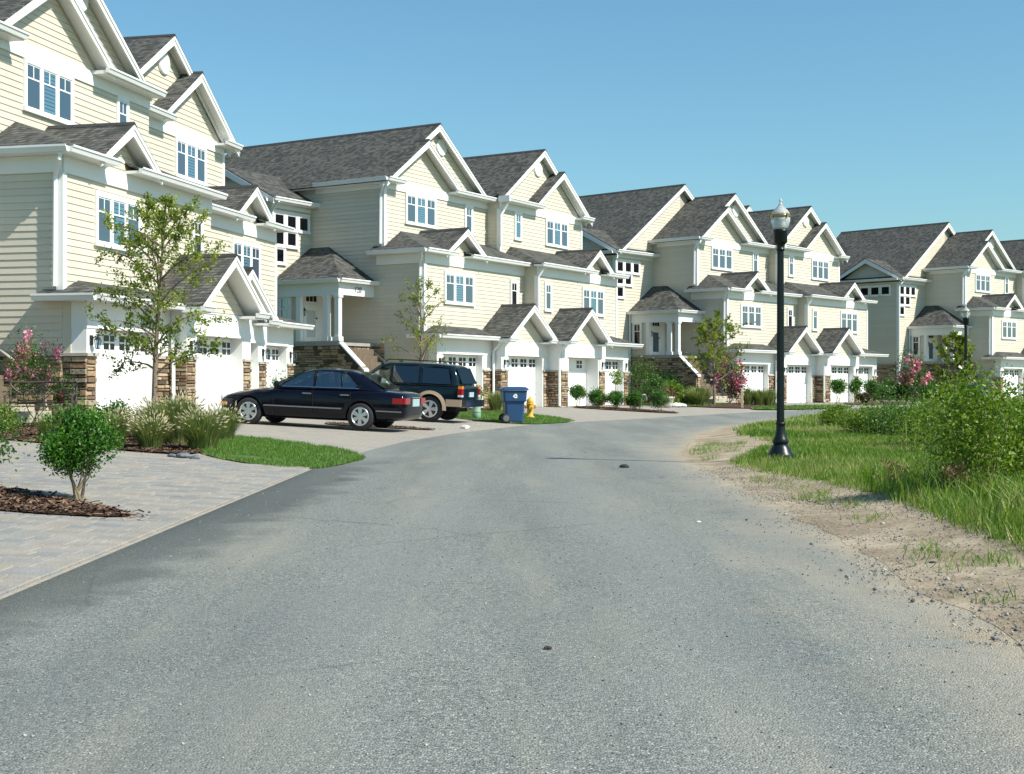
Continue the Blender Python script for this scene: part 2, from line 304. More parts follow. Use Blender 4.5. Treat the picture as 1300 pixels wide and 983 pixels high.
gn = np.array([(x, y) for x, y in RE])
sheet('ground', [(-70, -14), (150, -14), (150, 190), (-70, 190)], 'turf', -.07, 3.)
far = MB(); far.v = [(-2500, -1500, -.35), (2500, -1500, -.35), (2500, 3500, -.35), (-2500, 3500, -.35)]; far.f = [[0, 1, 2, 3]]
o = far.build('terrain', 'turf'); tag(o, kind='structure')
sheet('road', [tuple(p) for p in LE] + [tuple(p) for p in RE[::-1]], 'road', 0., .6)
rd_ = bpy.data.objects['road'].data; co_ = np.empty(len(rd_.vertices) * 3, np.float32); rd_.vertices.foreach_get('co', co_); co_ = co_.reshape(-1, 3)
for nm_, dd_ in (('edge_right', sdist(RE, co_[:, 0], co_[:, 1])), ('edge_left', -sdist(LE, co_[:, 0], co_[:, 1]))): at_ = rd_.attributes.new(nm_, 'FLOAT', 'POINT'); at_.data.foreach_set('value', np.abs(dd_).astype(np.float32))
# driveway apron along all the houses
def off_line(P, d):
    Q = []
    for i, p in enumerate(P):
        a = P[max(i - 1, 0)]; b = P[min(i + 1, len(P) - 1)]; t = Vector((b[0] - a[0], b[1] - a[1])).normalized(); Q.append((p[0] - t.y * d, p[1] + t.x * d))
    return Q
sheet('driveway', [tuple(p) for p in LE] + off_line(LE, 11.5)[::-1], 'drive', -.004, 1.2)
# ------------------------------------------------------------------ townhouses
ZE, ZM, ZG = 9.1, 6.13, 2.85
EXPO = .16
def clip_band(poly, z0, z1):
    def half(P, zc, keep_above):
        out = []
        for a, b in zip(P, P[1:] + P[:1]):
            ia = (a[1] >= zc) == keep_above or a[1] == zc; ib = (b[1] >= zc) == keep_above or b[1] == zc
            if ia: out.append(a)
            if ia != ib: t = (zc - a[1]) / (b[1] - a[1]); out.append((a[0] + t * (b[0] - a[0]), zc))
        return out
    P = half(poly, z0, True)
    if len(P) < 3: return None
    P = half(P, z1, False)
    if len(P) < 3: return None
    return P
def siding(wall, poly, face, plane, single, zref=0.):
    """lap boards; face 'f' = facing the street at v=plane, 'l' = facing left at u=plane, 'r' = facing right"""
    zmin = min(p[1] for p in poly); zmax = max(p[1] for p in poly); k0 = math.floor((zmin - zref) / EXPO); allmb = MB()
    k = k0
    while zref + k * EXPO < zmax - 1e-4:
        za, zb_ = zref + k * EXPO, zref + (k + 1) * EXPO; P = clip_band(poly, za + .004, zb_); k += 1
        if not P: continue
        if max(p[1] for p in P) - min(p[1] for p in P) < .01: continue
        za_ = za; off = lambda z: .020 - .017 * (z - za_) / EXPO
        def m3(p, o):
            if face == 'f': return (p[0], plane - o, p[1])
            if face == 'l': return (plane - o, p[0], p[1])
            return (plane + o, p[0], p[1])
        pieces = [P]
        if single:
            sw = lambda Q: [(q[1], q[0]) for q in Q]; a0 = min(q[0] for q in P); a1 = max(q[0] for q in P); pieces = []; cut_ = [a0]; c_ = a0 + 1.2 + 2.4 * ((k * .618) % 1)
            while c_ < a1 - .8: cut_.append(c_); c_ += 3.6
            cut_.append(a1)
            for c0, c1 in zip(cut_[:-1], cut_[1:]):
                Q = clip_band(sw(P), c0 + (.002 if c0 > a0 else 0), c1 - (.002 if c1 < a1 else 0))
                if Q: pieces.append(sw(Q))
        for Pp in pieces:
            mb = MB() if single else allmb
            mb.loft([m3(p, off(p[1])) for p in Pp], [m3(p, -.004) for p in Pp])
            if single: mb.build('siding_board', 'siding', wall)
    if not single and allmb.v: allmb.build('siding', 'siding', wall, kind='stuff')
def stones(parent, face, plane, a0, a1, z0, z1, single, rnd):
    """stacked ledge stones over a face"""
    allmb = MB(); z = z0
    while z < z1 - .02:
        hgt = min(rnd.choice((.07, .09, .11, .14)), z1 - z)
        if z1 - z - hgt < .04: hgt = z1 - z
        a = a0
        while a < a1 - .005:
            wd = rnd.uniform(.16, .46)
            if a1 - a - wd < .1: wd = a1 - a
            o = rnd.uniform(.015, .065); g = .006; mb = MB() if single else allmb
            x0, x1, q0, q1 = a + g, a + wd - g, z + g, z + hgt - g; b = min(.012, hgt * .2)
            def m3(p, q, o_):
                if face == 'f': return (p, plane - o_, q)
                if face == 'l': return (plane - o_, p, q)
                return (plane + o_, p, q)
            mb.loft([m3(x0, q0, -.01), m3(x1, q0, -.01), m3(x1, q1, -.01), m3(x0, q1, -.01)],
                    [m3(x0 + b, q0 + b, o), m3(x1 - b, q0 + b * rnd.uniform(.6, 1.5), o * rnd.uniform(.8, 1)), m3(x1 - b, q1 - b, o * rnd.uniform(.8, 1)), m3(x0 + b, q1 - b * rnd.uniform(.6, 1.5), o)])
            if single: mb.build('stone', 'stone', parent)
            a += wd
        z += hgt
    if not single and allmb.v: allmb.build('stone_facing', 'stone', parent, kind='stuff')
def lights3(root, T, u0, v, z0, wid, hgt, n, mirrored=False, blinds=False, topbar=True, dark=False):
    """window of n sashes side by side: casing, muntins, panes"""
    c = .1; mb = MB(T)
    mb.box(u0 - c, u0 + wid + c, v - .075, v, z0 + hgt, z0 + hgt + c + .03); mb.box(u0 - c - .03, u0 + wid + c + .03, v - .1, v, z0 - c, z0)
    mb.box(u0 - c, u0, v - .07, v, z0, z0 + hgt); mb.box(u0 + wid, u0 + wid + c, v - .07, v, z0, z0 + hgt)
    sw = (wid - (n - 1) * .1) / n
    for i in range(1, n): x = u0 + i * (sw + .1); mb.box(x - .1, x, v - .068, v, z0, z0 + hgt)
    win = mb.build('window', 'white', root)
    sm = MB(T); ts = z0 + hgt * .68
    for i in range(n):
        a = u0 + i * (sw + .1); b = a + sw; s = .035
        sm.box(a, a + s, v - .057, v - .03, z0, z0 + hgt); sm.box(b - s, b, v - .057, v - .03, z0, z0 + hgt)
        sm.box(a + s, b - s, v - .056, v - .03, z0, z0 + s); sm.box(a + s, b - s, v - .056, v - .03, z0 + hgt - s, z0 + hgt)
        if topbar:
            sm.box(a + s, b - s, v - .0555, v - .03, ts - .018, ts + .018); m_ = (a + b) / 2; sm.box(m_ - .015, m_ + .015, v - .0552, v - .03, ts + .018, z0 + hgt - s)
        bl = blinds and (blinds != 'mid' or i == 1)
        pn = 'clearpane' if bl else ('darkglass' if dark else 'glass')
        cells = [(a + s, b - s, z0 + s, (ts - .018) if topbar else z0 + hgt - s)]
        if topbar: cells += [(a + s, m_ - .015, ts + .018, z0 + hgt - s), (m_ + .015, b - s, ts + .018, z0 + hgt - s)]
        for q in cells: MB(T).box(q[0], q[1], v - .048, v - .045, q[2], q[3]).build('pane', pn, win)
        if bl:
            bm_ = MB(T); z = z0 + .05
            while z < z0 + hgt - .06: bm_.box(a + .04, b - .04, v - .040, v - .034, z, z + .075); z += .092
            bm_.build('blind', 'blind', win)
            MB(T).box(a + .035, b - .035, v - .0335, v - .031, z0 + .03, z0 + hgt - .03).build('window_backing', 'darkglass', win)
    sm.build('sash', 'white', win)
    return win
def gutter(mb, p, q, up=.02, hh=.15, wd=.13, outd=(0, -1)):
    """K-style trough from p to q, both points on the eave edge; outd = outward direction in (u,v)"""
    ox, oy = outd; prof = [(0, up - hh), (.55 * wd, up - hh), (.8 * wd, up - .45 * hh), (wd, up - .3 * hh), (wd, up), (.85 * wd, up), (.8 * wd, up - .03), (.0, up - .03)]
    mb.loft([(p[0] + ox * o_, p[1] + oy * o_, p[2] + z) for o_, z in prof], [(q[0] + ox * o_, q[1] + oy * o_, q[2] + z) for o_, z in prof])
def gut(root, T, *runs):
    for p, q, od in runs:
        g = MB(T); gutter(g, p, q, outd=od); g.build('gutter', 'gutter', root)
def boxes(root, T, name, m, *bs):
    for b in bs: MB(T).box(*b).build(name, m, root)
FR, LF = (0, -1), (-1, 0)
def gable_roof(root, T, ap, l, r, v0, v1, sides='LR', name='roof', vr=None, backv=None):
    """two slopes running from the rake at v0 back to v1, with white rake boards and soffit"""
    o = None; sh = MB(T); tr = MB(T)
    for s, e in (('L', l), ('R', r)):
        if s not in sides: continue
        P = [(e[0], v0 - .02, e[1]), (ap[0], v0 - .02, ap[1]), (ap[0], v1, ap[1]), (e[0], v1, e[1])]
        sh.slab(P, .05)
        Q = [(e[0] * .985 + ap[0] * .015, v0 + .02, e[1] - .05 + .015 * (ap[1] - e[1])), (ap[0], v0 + .02, ap[1] - .052), (ap[0], v1, ap[1] - .052), (e[0] * .985 + ap[0] * .015, v1, e[1] - .05 + .015 * (ap[1] - e[1]))]
        tr.slab(Q, .09)
        dx = ap[0] - e[0]; dz = ap[1] - e[1]
        rb = [(e[0], e[1] - .052), (ap[0], ap[1] - .052), (ap[0], ap[1] - .052 - .27), (e[0] + .0 * dx, e[1] - .052 - .2)]
        tr.prism_v(rb, v0 - .008, v0 + .05)
        rb2 = [(e[0], e[1] - .05), (ap[0], ap[1] - .05), (ap[0], ap[1] - .05 - .1), (e[0], e[1] - .05 - .1)]
        tr.prism_v(rb2, v0 - .035, v0 - .006)
    o = sh.build(name, 'roof', root); tr.build('rake_trim', 'white', o)
    if sides == 'LR': MB(T).prism_v([(ap[0] - .13, ap[1] - .075), (ap[0], ap[1] + .03), (ap[0] + .13, ap[1] - .075), (ap[0], ap[1] - .03)], v0 - .03, v1).build('ridge_cap', 'ridge', o)
    return o
def pent_roof(root, T, uL, uR, ve, ze, vw, zt, hip=None, backv=None, hipR=None, gap=None, name='pent_roof'):
    """lean-to roof from the eave (ve,ze) up to the wall (vw,zt); hip = u where the left hip meets the wall (wall corner at u=0); gap = (u0,u1,v) where a gable interrupts the eave"""
    sh = MB(T); k = (zt - ze); zv = lambda v: ze + k * (v - ve) / (vw - ve)
    a = hip if hip is not None else uL; b = hipR if hipR is not None else uR
    if gap:
        g0, g1, gv = gap
        sh.slab([(uL, ve, ze), (g0, ve, ze), (g0, vw, zt), (a, vw, zt)], .05); sh.slab([(g1, ve, ze), (uR, ve, ze), (b, vw, zt), (g1, vw, zt)], .05)
        sh.slab([(g0, gv, zv(gv)), (g1, gv, zv(gv)), (g1, vw, zt), (g0, vw, zt)], .05)
    else: sh.slab([(uL, ve, ze), (uR, ve, ze), (b, vw, zt), (a, vw, zt)], .05)
    if hip is not None:
        wz = ze + k * (0 - uL) / (hip - uL)
        sh.slab([(uL, ve, ze), (hip, vw, zt), (0, vw, wz), (0, backv, wz), (uL, backv, ze)], .05)
    if hipR is not None: sh.slab([(uR, ve, ze), (uR, vw, ze), (hipR, vw, zt)], .05)
    o = sh.build(name, 'roof', root); fv = gap[2] if gap else vw; ends = [(uL + .03, gap[0]), (gap[1], uR - (.03 if hipR is None else 0))] if gap else [(uL + .03, uR - .03)]
    for e0, e1 in ends: MB(T).box(e0, e1, ve + .01, fv, ze - .125, ze - .055).build('soffit', 'white', o)
    if hip is not None: MB(T).box(uL + .03, 0, fv, backv, ze - .125, ze - .055).build('soffit', 'white', o)
    return o
def downspout(root, T, pts): MB(T).tube(pts, .052, 6).build('downspout', 'gutter', root)
def garage_door(root, T, u0, u1, v, z1=2.13, nwin=4):
    d = MB(T); d.box(u0, u1, v + .05, v + .09, 0, z1); door = d.build('garage_door', 'door_white', root)
    hp = z1 / 4
    for k in range(4): MB(T).box(u0 + .01, u1 - .01, v + .012, v + .05, k * hp + .006, (k + 1) * hp - .006).build('door_panel', 'door_white', door)
    wn = (u1 - u0) / nwin
    for i in range(nwin):
        c = u0 + (i + .5) * wn; hw = min(.24, wn * .36); z0_, z1_ = z1 - .44, z1 - .11
        MB(T).box(c - hw, c + hw, v + .004, v + .02, z0_, z1_).build('pane', 'darkglass', door)
        mb = MB(T); mb.box(c - .022, c + .022, v - .004, v + .01, z0_, z1_); mb.box(c - hw, c - .022, v - .0035, v + .01, (z0_ + z1_) / 2 - .02, (z0_ + z1_) / 2 + .02); mb.box(c + .022, c + hw, v - .0035, v + .01, (z0_ + z1_) / 2 - .02, (z0_ + z1_) / 2 + .02)
        mb.build('muntin', 'door_white', door)
    return door
def pier(root, T, inv, u0, u1, v0, v1, zt, single, rnd, left=True, right=False):
    """stone lower half with cap, white boarded upper half. inv tells whether T mirrors u"""
    core = MB(T).box(u0 + .03, u1 - .03, v0 + .03, v1, -.25, 1.5).build('stone_pier', 'mortar', root)
    A = T(u0, v0, 0); B = T(u1, v1, 0); ua, ub = min(A[0], B[0]), max(A[0], B[0]); va, vb = min(A[1], B[1]), max(A[1], B[1])
    stones(core, 'f', va + .035, ua + .01, ub - .01, -.2, 1.5, single, rnd)
    if left: stones(core, 'l', ua + .035, va + .01, vb, -.2, 1.5, single, rnd)
    if right: stones(core, 'r', ub - .035, va + .01, vb, -.2, 1.5, single, rnd)
    MB(T).box(u0 - .045, u1 + .045, v0 - .045, v1, 1.5, 1.57).build('pier_cap', 'concrete', core)
    MB(T).box(u0 + .02, u1 - .02, v0 + .02, v1, 1.57, zt).build('pier_column', 'white', root)
def wall_lamp(root, T, u, v, z):
    b = MB(T); b.box(u - .06, u + .06, v - .03, v, z - .1, z + .12); b.tube([(u, v - .02, z + .02), (u, v - .12, z + .1), (u, v - .17, z + .06)], .014, 6)
    o = b.build('wall_lantern', 'black_metal', root)
    g = MB(T); g.lathe([(.045, -.17), (.075, .0), (.075, .01)], 8, (u, v - .17, z)); g.build('lantern_glass', 'clearpane', o)
    c = MB(T); c.lathe([(.09, .01), (.05, .07), (.015, .1), (.012, .14)], 8, (u, v - .17, z)); c.lathe([(.05, -.19), (.05, -.17)], 8, (u, v - .17, z))
    for k in range(4): a = k * 1.5708 + .78; c.tube([(u + .05 * math.cos(a), v - .17 + .05 * math.sin(a), z - .17), (u + .078 * math.cos(a), v - .17 + .078 * math.sin(a), z + .01)], .007, 4)
    c.build('lantern_cage', 'black_metal', o)
def townhouse(x, y, th, zb, b, label, vw, uwl, style, single=False, blinds=False, door3=0., wing=True, Wd=15.0, number=None, seed=1):
    rnd = random.Random(seed); H2 = Wd / 2
    root = empty('townhouse', (x, y, zb), R(90 - th), label, 'house', 'townhouses along the street')
    TA = lambda u, v, z: (u, v, z); TB = lambda u, v, z: (Wd - u, v - b, z)
    DEEP = 11.0
    for un, T in (('A', TA), ('B', TB)):
        bo = 0 if un == 'A' else -b
        fx = (lambda u: u) if un == 'A' else (lambda u: Wd - u)
        def rect(u0, u1, z0, z1): a, c = sorted((fx(u0), fx(u1))); return [(a, z0), (c, z0), (c, z1), (a, z1)]
        def pol(P): return [(fx(u), z) for u, z in P]
        # ---- wall body
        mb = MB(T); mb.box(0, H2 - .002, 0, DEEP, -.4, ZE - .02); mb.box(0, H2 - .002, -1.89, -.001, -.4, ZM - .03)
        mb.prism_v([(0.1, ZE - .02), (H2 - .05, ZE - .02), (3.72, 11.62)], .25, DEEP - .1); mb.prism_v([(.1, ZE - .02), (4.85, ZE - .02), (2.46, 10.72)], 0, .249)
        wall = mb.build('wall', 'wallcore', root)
        siding(wall, rect(0, H2, 6.1, 8.66), 'f', bo, single); siding(wall, rect(0, H2, 2.75, 5.66), 'f', -1.89 + bo, single)
        siding(wall, pol([(.15, 8.9), (4.8, 8.9), (2.46, 10.62)]), 'f', bo, single); siding(wall, pol([(.6, 9.1), (7.2, 9.1), (3.72, 11.5)]), 'f', .25 + bo, single)
        if un == 'A':
            siding(wall, [(-1.89, 1.52 if single else -.3), (0, 1.52 if single else -.3), (0, 6.0), (-1.89, 6.0)], 'l', 0, single); siding(wall, [(.001, -.3), (DEEP, -.3), (DEEP, 8.9), (.001, 8.9)], 'l', 0, single)
        elif b > 0:   # B steps forward: its left return shows
            siding(wall, [(-b, 6.1), (0, 6.1), (0, 8.9), (-b, 8.9)], 'l', H2, False); siding(wall, [(-1.89 - b, 2.8), (-1.89, 2.8), (-1.89, 6.0), (-1.89 - b, 6.0)], 'l', H2, False)
        # ---- trim boards
        tr = MB(T)
        tr.box(.0, H2, -.05, 0, 8.62, 8.98); tr.box(0, H2, -1.94, -1.89, 5.62, 6.02)
        for zz0, zz1, vv in ((6.2, 8.62, 0), (2.9, 5.62, -1.89)): tr.box(-.045, .12, vv - .045, vv, zz0, zz1); tr.box(-.045, 0, vv, vv + .12, zz0, zz1)
        if un == 'A': tr.box(-.05, 0, .0, 3.4 if style == 'cross' else 2.6, 8.62, 8.98); tr.box(-.05, 0, -1.89, .35, 5.62, 6.0)
        if un == 'B' and b > 0:
            for zz0, zz1, vv in ((6.2, 8.62, 0), (2.9, 5.62, -1.89)): tr.box(H2 - .12, H2 + .045, vv - .045, vv, zz0, zz1); tr.box(H2, H2 + .045, vv, vv + .12, zz0, zz1)
        tr.build('trim_board', 'white', root)
        # ---- upper roofs
        inner = gable_roof(root, T, (2.46, 10.86), (-.37, 8.87), (4.96, ZE), -.42, .25, 'LR', 'gable_roof')
        gable_roof(root, T, (3.72, 11.75), (-.37, 8.87), (H2 + .0, 9.09), -.1 if True else 0, DEEP + .3, 'LR', 'main_roof')
        sk = MB(T).slab([(4.9, -.45, ZE - .02), (H2 + .0, -.45, ZE - .02), (H2, .25, ZE + .22), (4.9, .25, ZE + .22)], .05).build('skirt_roof', 'roof', root)
        ge = 3.2 if un == 'A' else DEEP
        gut(root, T, ((-.37, -.45, ZE - .12), (.78, -.45, ZE - .12), FR), ((4.4, -.45, ZE - .04), (H2, -.45, ZE - .04), FR), ((-.37, -.45, ZE - .12), (-.37, ge, ZE - .12), LF))
        boxes(root, T, 'soffit', 'white', (-.36, .76, -.44, 0, ZE - .27, ZE - .2), (4.42, H2, -.44, 0, ZE - .19, ZE - .1), (-.36, 0, 0, ge, ZE - .3, ZE - .21))
        # round louvred vent
        vu = 4.27 if un == 'A' else 3.8; vt = MB(T); vt.lathe([(.26, -.07), (.33, -.07), (.36, -.03), (.36, .0), (.26, .0)], 28, (vu, .25 - .02, 10.86), 'y'); vent = vt.build('round_vent', 'white', root)
        lv = MB(T)
        for k in range(-4, 5):
            zz = 10.86 + k * .055; hw = math.sqrt(max(.26 ** 2 - (k * .055) ** 2, .01)); lv.box(vu - hw, vu + hw, .17, .21, zz - .018, zz + .012)
        lv.box(vu - .25, vu + .25, .215, .235, 10.64, 11.08); lv.build('louvre', 'white', vent)
        # ---- mid roof with small gable
        hb = b > 0 and un == 'B'
        pent_roof(root, T, -.4, H2 + (.3 if hb else 0), -2.29, ZM, 0, 7.05, 1.1, .5 if un == 'A' else .0001, (H2 - .9) if hb else None, (1.7, 2.75, -1.9))
        gable_roof(root, T, (2.45, 7.17), (.98, 6.14), (3.92, 6.14), -2.3, -.02, 'LR', 'gable_roof')
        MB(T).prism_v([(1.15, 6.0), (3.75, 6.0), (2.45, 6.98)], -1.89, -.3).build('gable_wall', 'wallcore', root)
        siding(root.children[-1] if False else wall, pol([(1.3, 5.98), (3.6, 5.98), (2.45, 6.9)]), 'f', -1.89 + bo, single)
        gut(root, T, ((-.4, -2.29, ZM), (1.72, -2.29, ZM), FR), ((2.73, -2.29, ZM), (H2 + (.3 if hb else 0), -2.29, ZM), FR))
        if hb: boxes(root, T, 'gutter_end', 'gutter', (H2 - .02, H2 + .1, -.57, -.0, ZE - .2, ZE + .06))
        if un == 'A': gut(root, T, ((-.4, -2.29, ZM), (-.4, .5, ZM), LF))
        # ---- windows
        lights3(root, T, 1.47, 0, 7.46, 1.96, 1.06, 3, blinds=blinds); lights3(root, T, 5.78, 0, 7.46, .43, 1.06, 1, blinds=(blinds and un == 'B'))
        lights3(root, T, 1.43, -1.89, 4.21, 1.96, 1.07, 3, blinds=blinds); lights3(root, T, 6.4, -1.89, 4.21, .43, 1.07, 1, dark=(un == 'A'))
        # ---- downspouts
        if un == 'A':
            downspout(root, T, [(-.4, -.3, ZE - .3), (-.4, -.25, ZE - .42), (-.1, .1, ZE - .72), (-.1, .12, 6.45)])
            downspout(root, T, [(-.42, -2.1, ZM - .15), (-.42, -2.08, ZM - .28), (-.1, -1.78, ZM - .6), (-.1, -1.76, 3.06)])
        else:
            downspout(root, T, [(H2 - .1, -.4, ZE - .2), (H2 - .05, -.2, ZE - .55), (H2 + .08, -.12, ZE - .8), (H2 + .08, -.12, 6.95)] if b > 0 else [(-.1, .1, ZE - .2), (-.1, .1, 6.3)])
            if b > 0: downspout(root, T, [(H2 - .05, -2.25, ZM - .1), (H2 + .08, -2.0, ZM - .6), (H2 + .08, -2.0, 3.2)])
    # ---- garages (explicit coordinates for both units)
    Tn = TA; TBg = lambda u, v, z: (u, v - b, z)
    hdr = .62
    def segment(T, u0, u1, v, hole, piers, vdoor, nwin, back=-1.89):
        MB(T).box(u0 + .012, u1 - .012, v, back, 2.13, 2.75).build('door_header', 'white', root)
        MB(T).box(hole[0], hole[1], v - .03, v, 2.13, 2.2).build('head_casing', 'white', root)
        for p in piers: pier(root, T, False, p[0], p[1], v, back, 2.13, single, rnd, p[2], p[3])
        garage_door(root, T, hole[0], hole[1], vdoor, 2.125, nwin)
        for q0, q1 in ((hole[0], hole[0] + .06), (hole[1] - .06, hole[1])): MB(T).box(q0, q1, v + .02, vdoor + .012, 0, 2.128).build('door_jamb', 'white', root)
    segment(TA, 0, 3.95, -2.5, (.42, 3.3), [(0, .42, True, False), (3.3, 3.93, False, False)], -2.2, 4)
    segment(TA, 3.95, 7.88, -2.95, (4.47, 7.36), [(3.95, 4.47, True, False), (7.36, 7.88, False, False)], -2.6, 4)
    d3 = -2.95 + .35 + door3; bk = max(-1.89, d3 + .1)
    segment(TBg, 7.75, 11.85, -2.95, (8.35, 11.27 if not door3 else 11.2), [(7.75, 8.35, True, False), (11.27, 11.85, door3 > 0, False)], d3, 4 if not door3 else 2, bk)
    segment(TBg, 11.85, 15.1, -2.5, (11.95, 14.6), [(14.6, 15.1, False, True)], -2.2, 4 if b < 0 or not door3 else 4)
    for T, c, u0, u1 in ((TA, 5.65, 3.68, 7.52), (TBg, 9.47, 7.47, 11.45)):
        o_ = gable_roof(root, T, (c, 4.28), (c - 2.0, ZG), (c + 2.0, ZG), -3.5, -1.9, 'LR', 'gable_roof')
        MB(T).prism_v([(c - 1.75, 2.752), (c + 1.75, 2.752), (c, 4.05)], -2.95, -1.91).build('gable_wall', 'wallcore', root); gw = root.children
        q = [(c - 1.72, 2.76), (c + 1.72, 2.76), (c, 3.98)]
        gwall = [k for k in root.children if k.name.startswith('gable_wall')][-1]
        siding(gwall, q, 'f', -2.95 + (0 if T is TA else -b), single)
        for e0, e1 in ((c - 2.02, c - 1.4), (c + 1.3, c + 2.05)):
            g = MB(T); g.box(e0, e1, -3.46, -2.96, 2.66, 2.73); gutter(g, (e0, -3.48, ZG - .03), (e1, -3.48, ZG - .03)); g.build('eave_return', 'gutter', root)
    pent_roof(root, TA, -.4, 3.7, -2.95, ZG, -1.89, 3.25, .66, -1.42); 
    TBr = lambda u, v, z: (15.1 - u, v - b, z)
    pent_roof(root, TBr, -.45, 3.7, -2.95, ZG, -1.89, 3.25, .66, -1.42)
    gut(root, TA, ((-.4, -2.95, ZG), (3.72, -2.95, ZG), FR), ((-.4, -2.95, ZG), (-.4, -1.42, ZG), LF))
    gut(root, TBr, ((-.45, -2.95, ZG), (3.7, -2.95, ZG), FR), ((-.45, -2.95, ZG), (-.45, -1.42, ZG), LF))
    downspout(root, TA, [(3.86, -3.0, 2.75), (3.86, -2.95, 2.62), (3.86, -2.62, 2.3), (3.86, -2.62, .05), (3.86, -2.75, .0)])
    downspout(root, TBg, [(7.66, -3.3, 2.7), (7.66, -3.1, 2.5), (7.66, -2.9, 2.3), (7.66, -2.9, .05), (7.66, -3.05, .0)])
    for T, u, v in ((TBg, 11.55, -2.95), (TBg, 14.85, -2.5), (TA, 4.2, -2.95), (TA, .2, -2.5)): wall_lamp(root, T, u, v + .02, 1.85)
    if door3:
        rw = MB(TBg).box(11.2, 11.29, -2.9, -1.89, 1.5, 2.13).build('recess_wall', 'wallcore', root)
        siding(rw, [(-2.95 - b + .5, 1.58), (-1.89 - b, 1.58), (-1.89 - b, 2.12), (-2.95 - b + .5, 2.12)], 'l', 11.2, False)
    # ---- left end wall: stone base of the garage block
    st = MB(TA).box(0.02, .3, -2.1, -1.9, -.3, 1.5).build('stone_base', 'mortar', root)
    MB(TA).box(-.0, .4, -2.1, -1.89, 1.57, 2.75).build('end_board', 'siding', root)
    if single:
        stones(st, 'l', .0, -1.89, .3, -.25, 1.5, True, rnd); MB(TA).box(-.09, .0, -1.9, .3, 1.5, 1.57).build('stone_cap', 'concrete', st)
    # ---- entry wing and porch
    if wing:
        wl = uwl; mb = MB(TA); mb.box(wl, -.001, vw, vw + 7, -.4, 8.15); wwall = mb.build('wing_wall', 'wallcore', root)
        siding(wwall, [(wl, -.3), (0, -.3), (0, 7.95), (wl, 7.95)], 'f', vw, False); siding(wwall, [(vw, 2.4), (vw + 7, 2.4), (vw + 7, 7.95), (vw, 7.95)], 'l', wl, False)
        tr = MB(TA); tr.box(wl - .04, 0, vw - .045, vw, 7.86, 8.16); tr.box(wl - .045, wl, vw, vw + 7, 7.86, 8.16)
        tr.box(wl - .045, wl + .1, vw - .047, vw, -.3, 7.86); tr.box(wl - .046, wl, vw, vw + .1, -.3, 7.86); tr.build('trim_board', 'white', root)
        ev = vw - .42
        # cross gable facing left
        cr = MB(TA); ur = 1.6 if style == 'cross' else -1.0
        rv, rz = vw + 2.28, 9.62
        if style == 'cross': front_u = ur
        else: front_u = -1.0
        cr.slab([(wl - .35, ev, 8.2), (front_u, ev, 8.2), (front_u, rv, rz), (wl - .35, rv, rz)], .05); cr.slab([(wl - .35, 2 * rv - ev, 8.2), (wl - .35, rv, rz), (front_u, rv, rz), (front_u, 2 * rv - ev, 8.2)], .05)
        croof = cr.build('cross_roof', 'roof', root)
        rt = MB(TA)
        for e in (ev, 2 * rv - ev): rt.prism_u([(e, 8.148), (rv, rz - .052), (rv, rz - .32), (e, 8.148 - .2)], wl - .37, wl - .31)
        rt.box(wl - .3, wl, ev + .02, 2 * rv - ev - .02, 8.02, 8.1); rt.build('rake_trim', 'white', croof)
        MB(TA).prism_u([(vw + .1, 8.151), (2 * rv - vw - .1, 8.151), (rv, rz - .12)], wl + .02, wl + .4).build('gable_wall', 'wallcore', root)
        gwall = [k for k in root.children if k.name.startswith('gable_wall')][-1]; siding(gwall, [(vw + .25, 8.16), (2 * rv - vw - .25, 8.16), (rv, rz - .2)], 'l', wl + .02, False)
        MB(TA).slab([(wl - .42, vw - .2, 8.16), (wl - .42, 2 * rv - vw + .2, 8.16), (wl + .02, 2 * rv - vw + .2, 8.34), (wl + .02, vw - .2, 8.34)], .05).build('skirt_roof', 'roof', root)
        gut(root, TA, ((wl - .35, ev, 8.2), (0.2 if style == 'cross' else 0, ev, 8.2), FR), ((wl - .42, vw - .2, 8.16), (wl - .42, 2 * rv - vw + .2, 8.16), LF))
        MB(TA).box(wl - .02, -.05, ev + .02, vw, 8.04, 8.12).build('soffit', 'white', root)
        if style == 'big':
            stones(wwall, 'l', wl, vw, vw + 7, -.25, 2.4, False, rnd); stones(wwall, 'f', vw, wl, -2.1, -.25, 2.2, False, rnd); MB(TA).box(wl - .1, wl, vw, vw + 7, 2.4, 2.47).build('stone_cap', 'concrete', wwall)
            gable_roof(root, TA, (2.7, 12.42), (-3.75, 7.99), (8.2, 8.65), vw - .32, DEEP + .2, 'LR', 'main_roof')
            MB(TA).prism_v([(-3.25, 8.3), (6.2, 9.1), (6.2, 9.4), (2.7, 12.2)], vw, vw + .4).build('gable_wall', 'wallcore', root)
            gwall = [k for k in root.children if k.name.startswith('gable_wall')][-1]; siding(gwall, [(-3.2, 8.3), (2.7, 8.3), (2.7, 12.2)], 'f', vw, False)
            MB(TA).slab([(wl - .3, ev, 8.19), (0, ev, 8.19), (0, vw, 8.42), (wl + .1, vw, 8.42)], .05).build('skirt_roof', 'roof', root)
            gable_roof(root, lambda u, v, z: (Wd - u, v - b, z), (2.0, 12.42), (-3.0, 8.9), (6.5, 9.2), 5.2, DEEP + .2, 'LR', 'main_roof')
            MB(TB).prism_v([(-2.6, 8.9), (6.2, 9.2), (2.0, 12.2)], 5.5, 5.9).build('gable_wall', 'siding', root)
        # stepped stair windows: 3, 2, 1
        cx = wl + .14
        for row, (zr, n) in enumerate(((7.1, 3), (6.43, 2), (5.74, 1))):
            for i in range(n): lights3(root, TA, cx + i * .73, vw, zr, .55, .55, 1, topbar=False, dark=True)
        # transoms under the left gable
        TL = lambda u, v, z: (wl + v, -u, z)
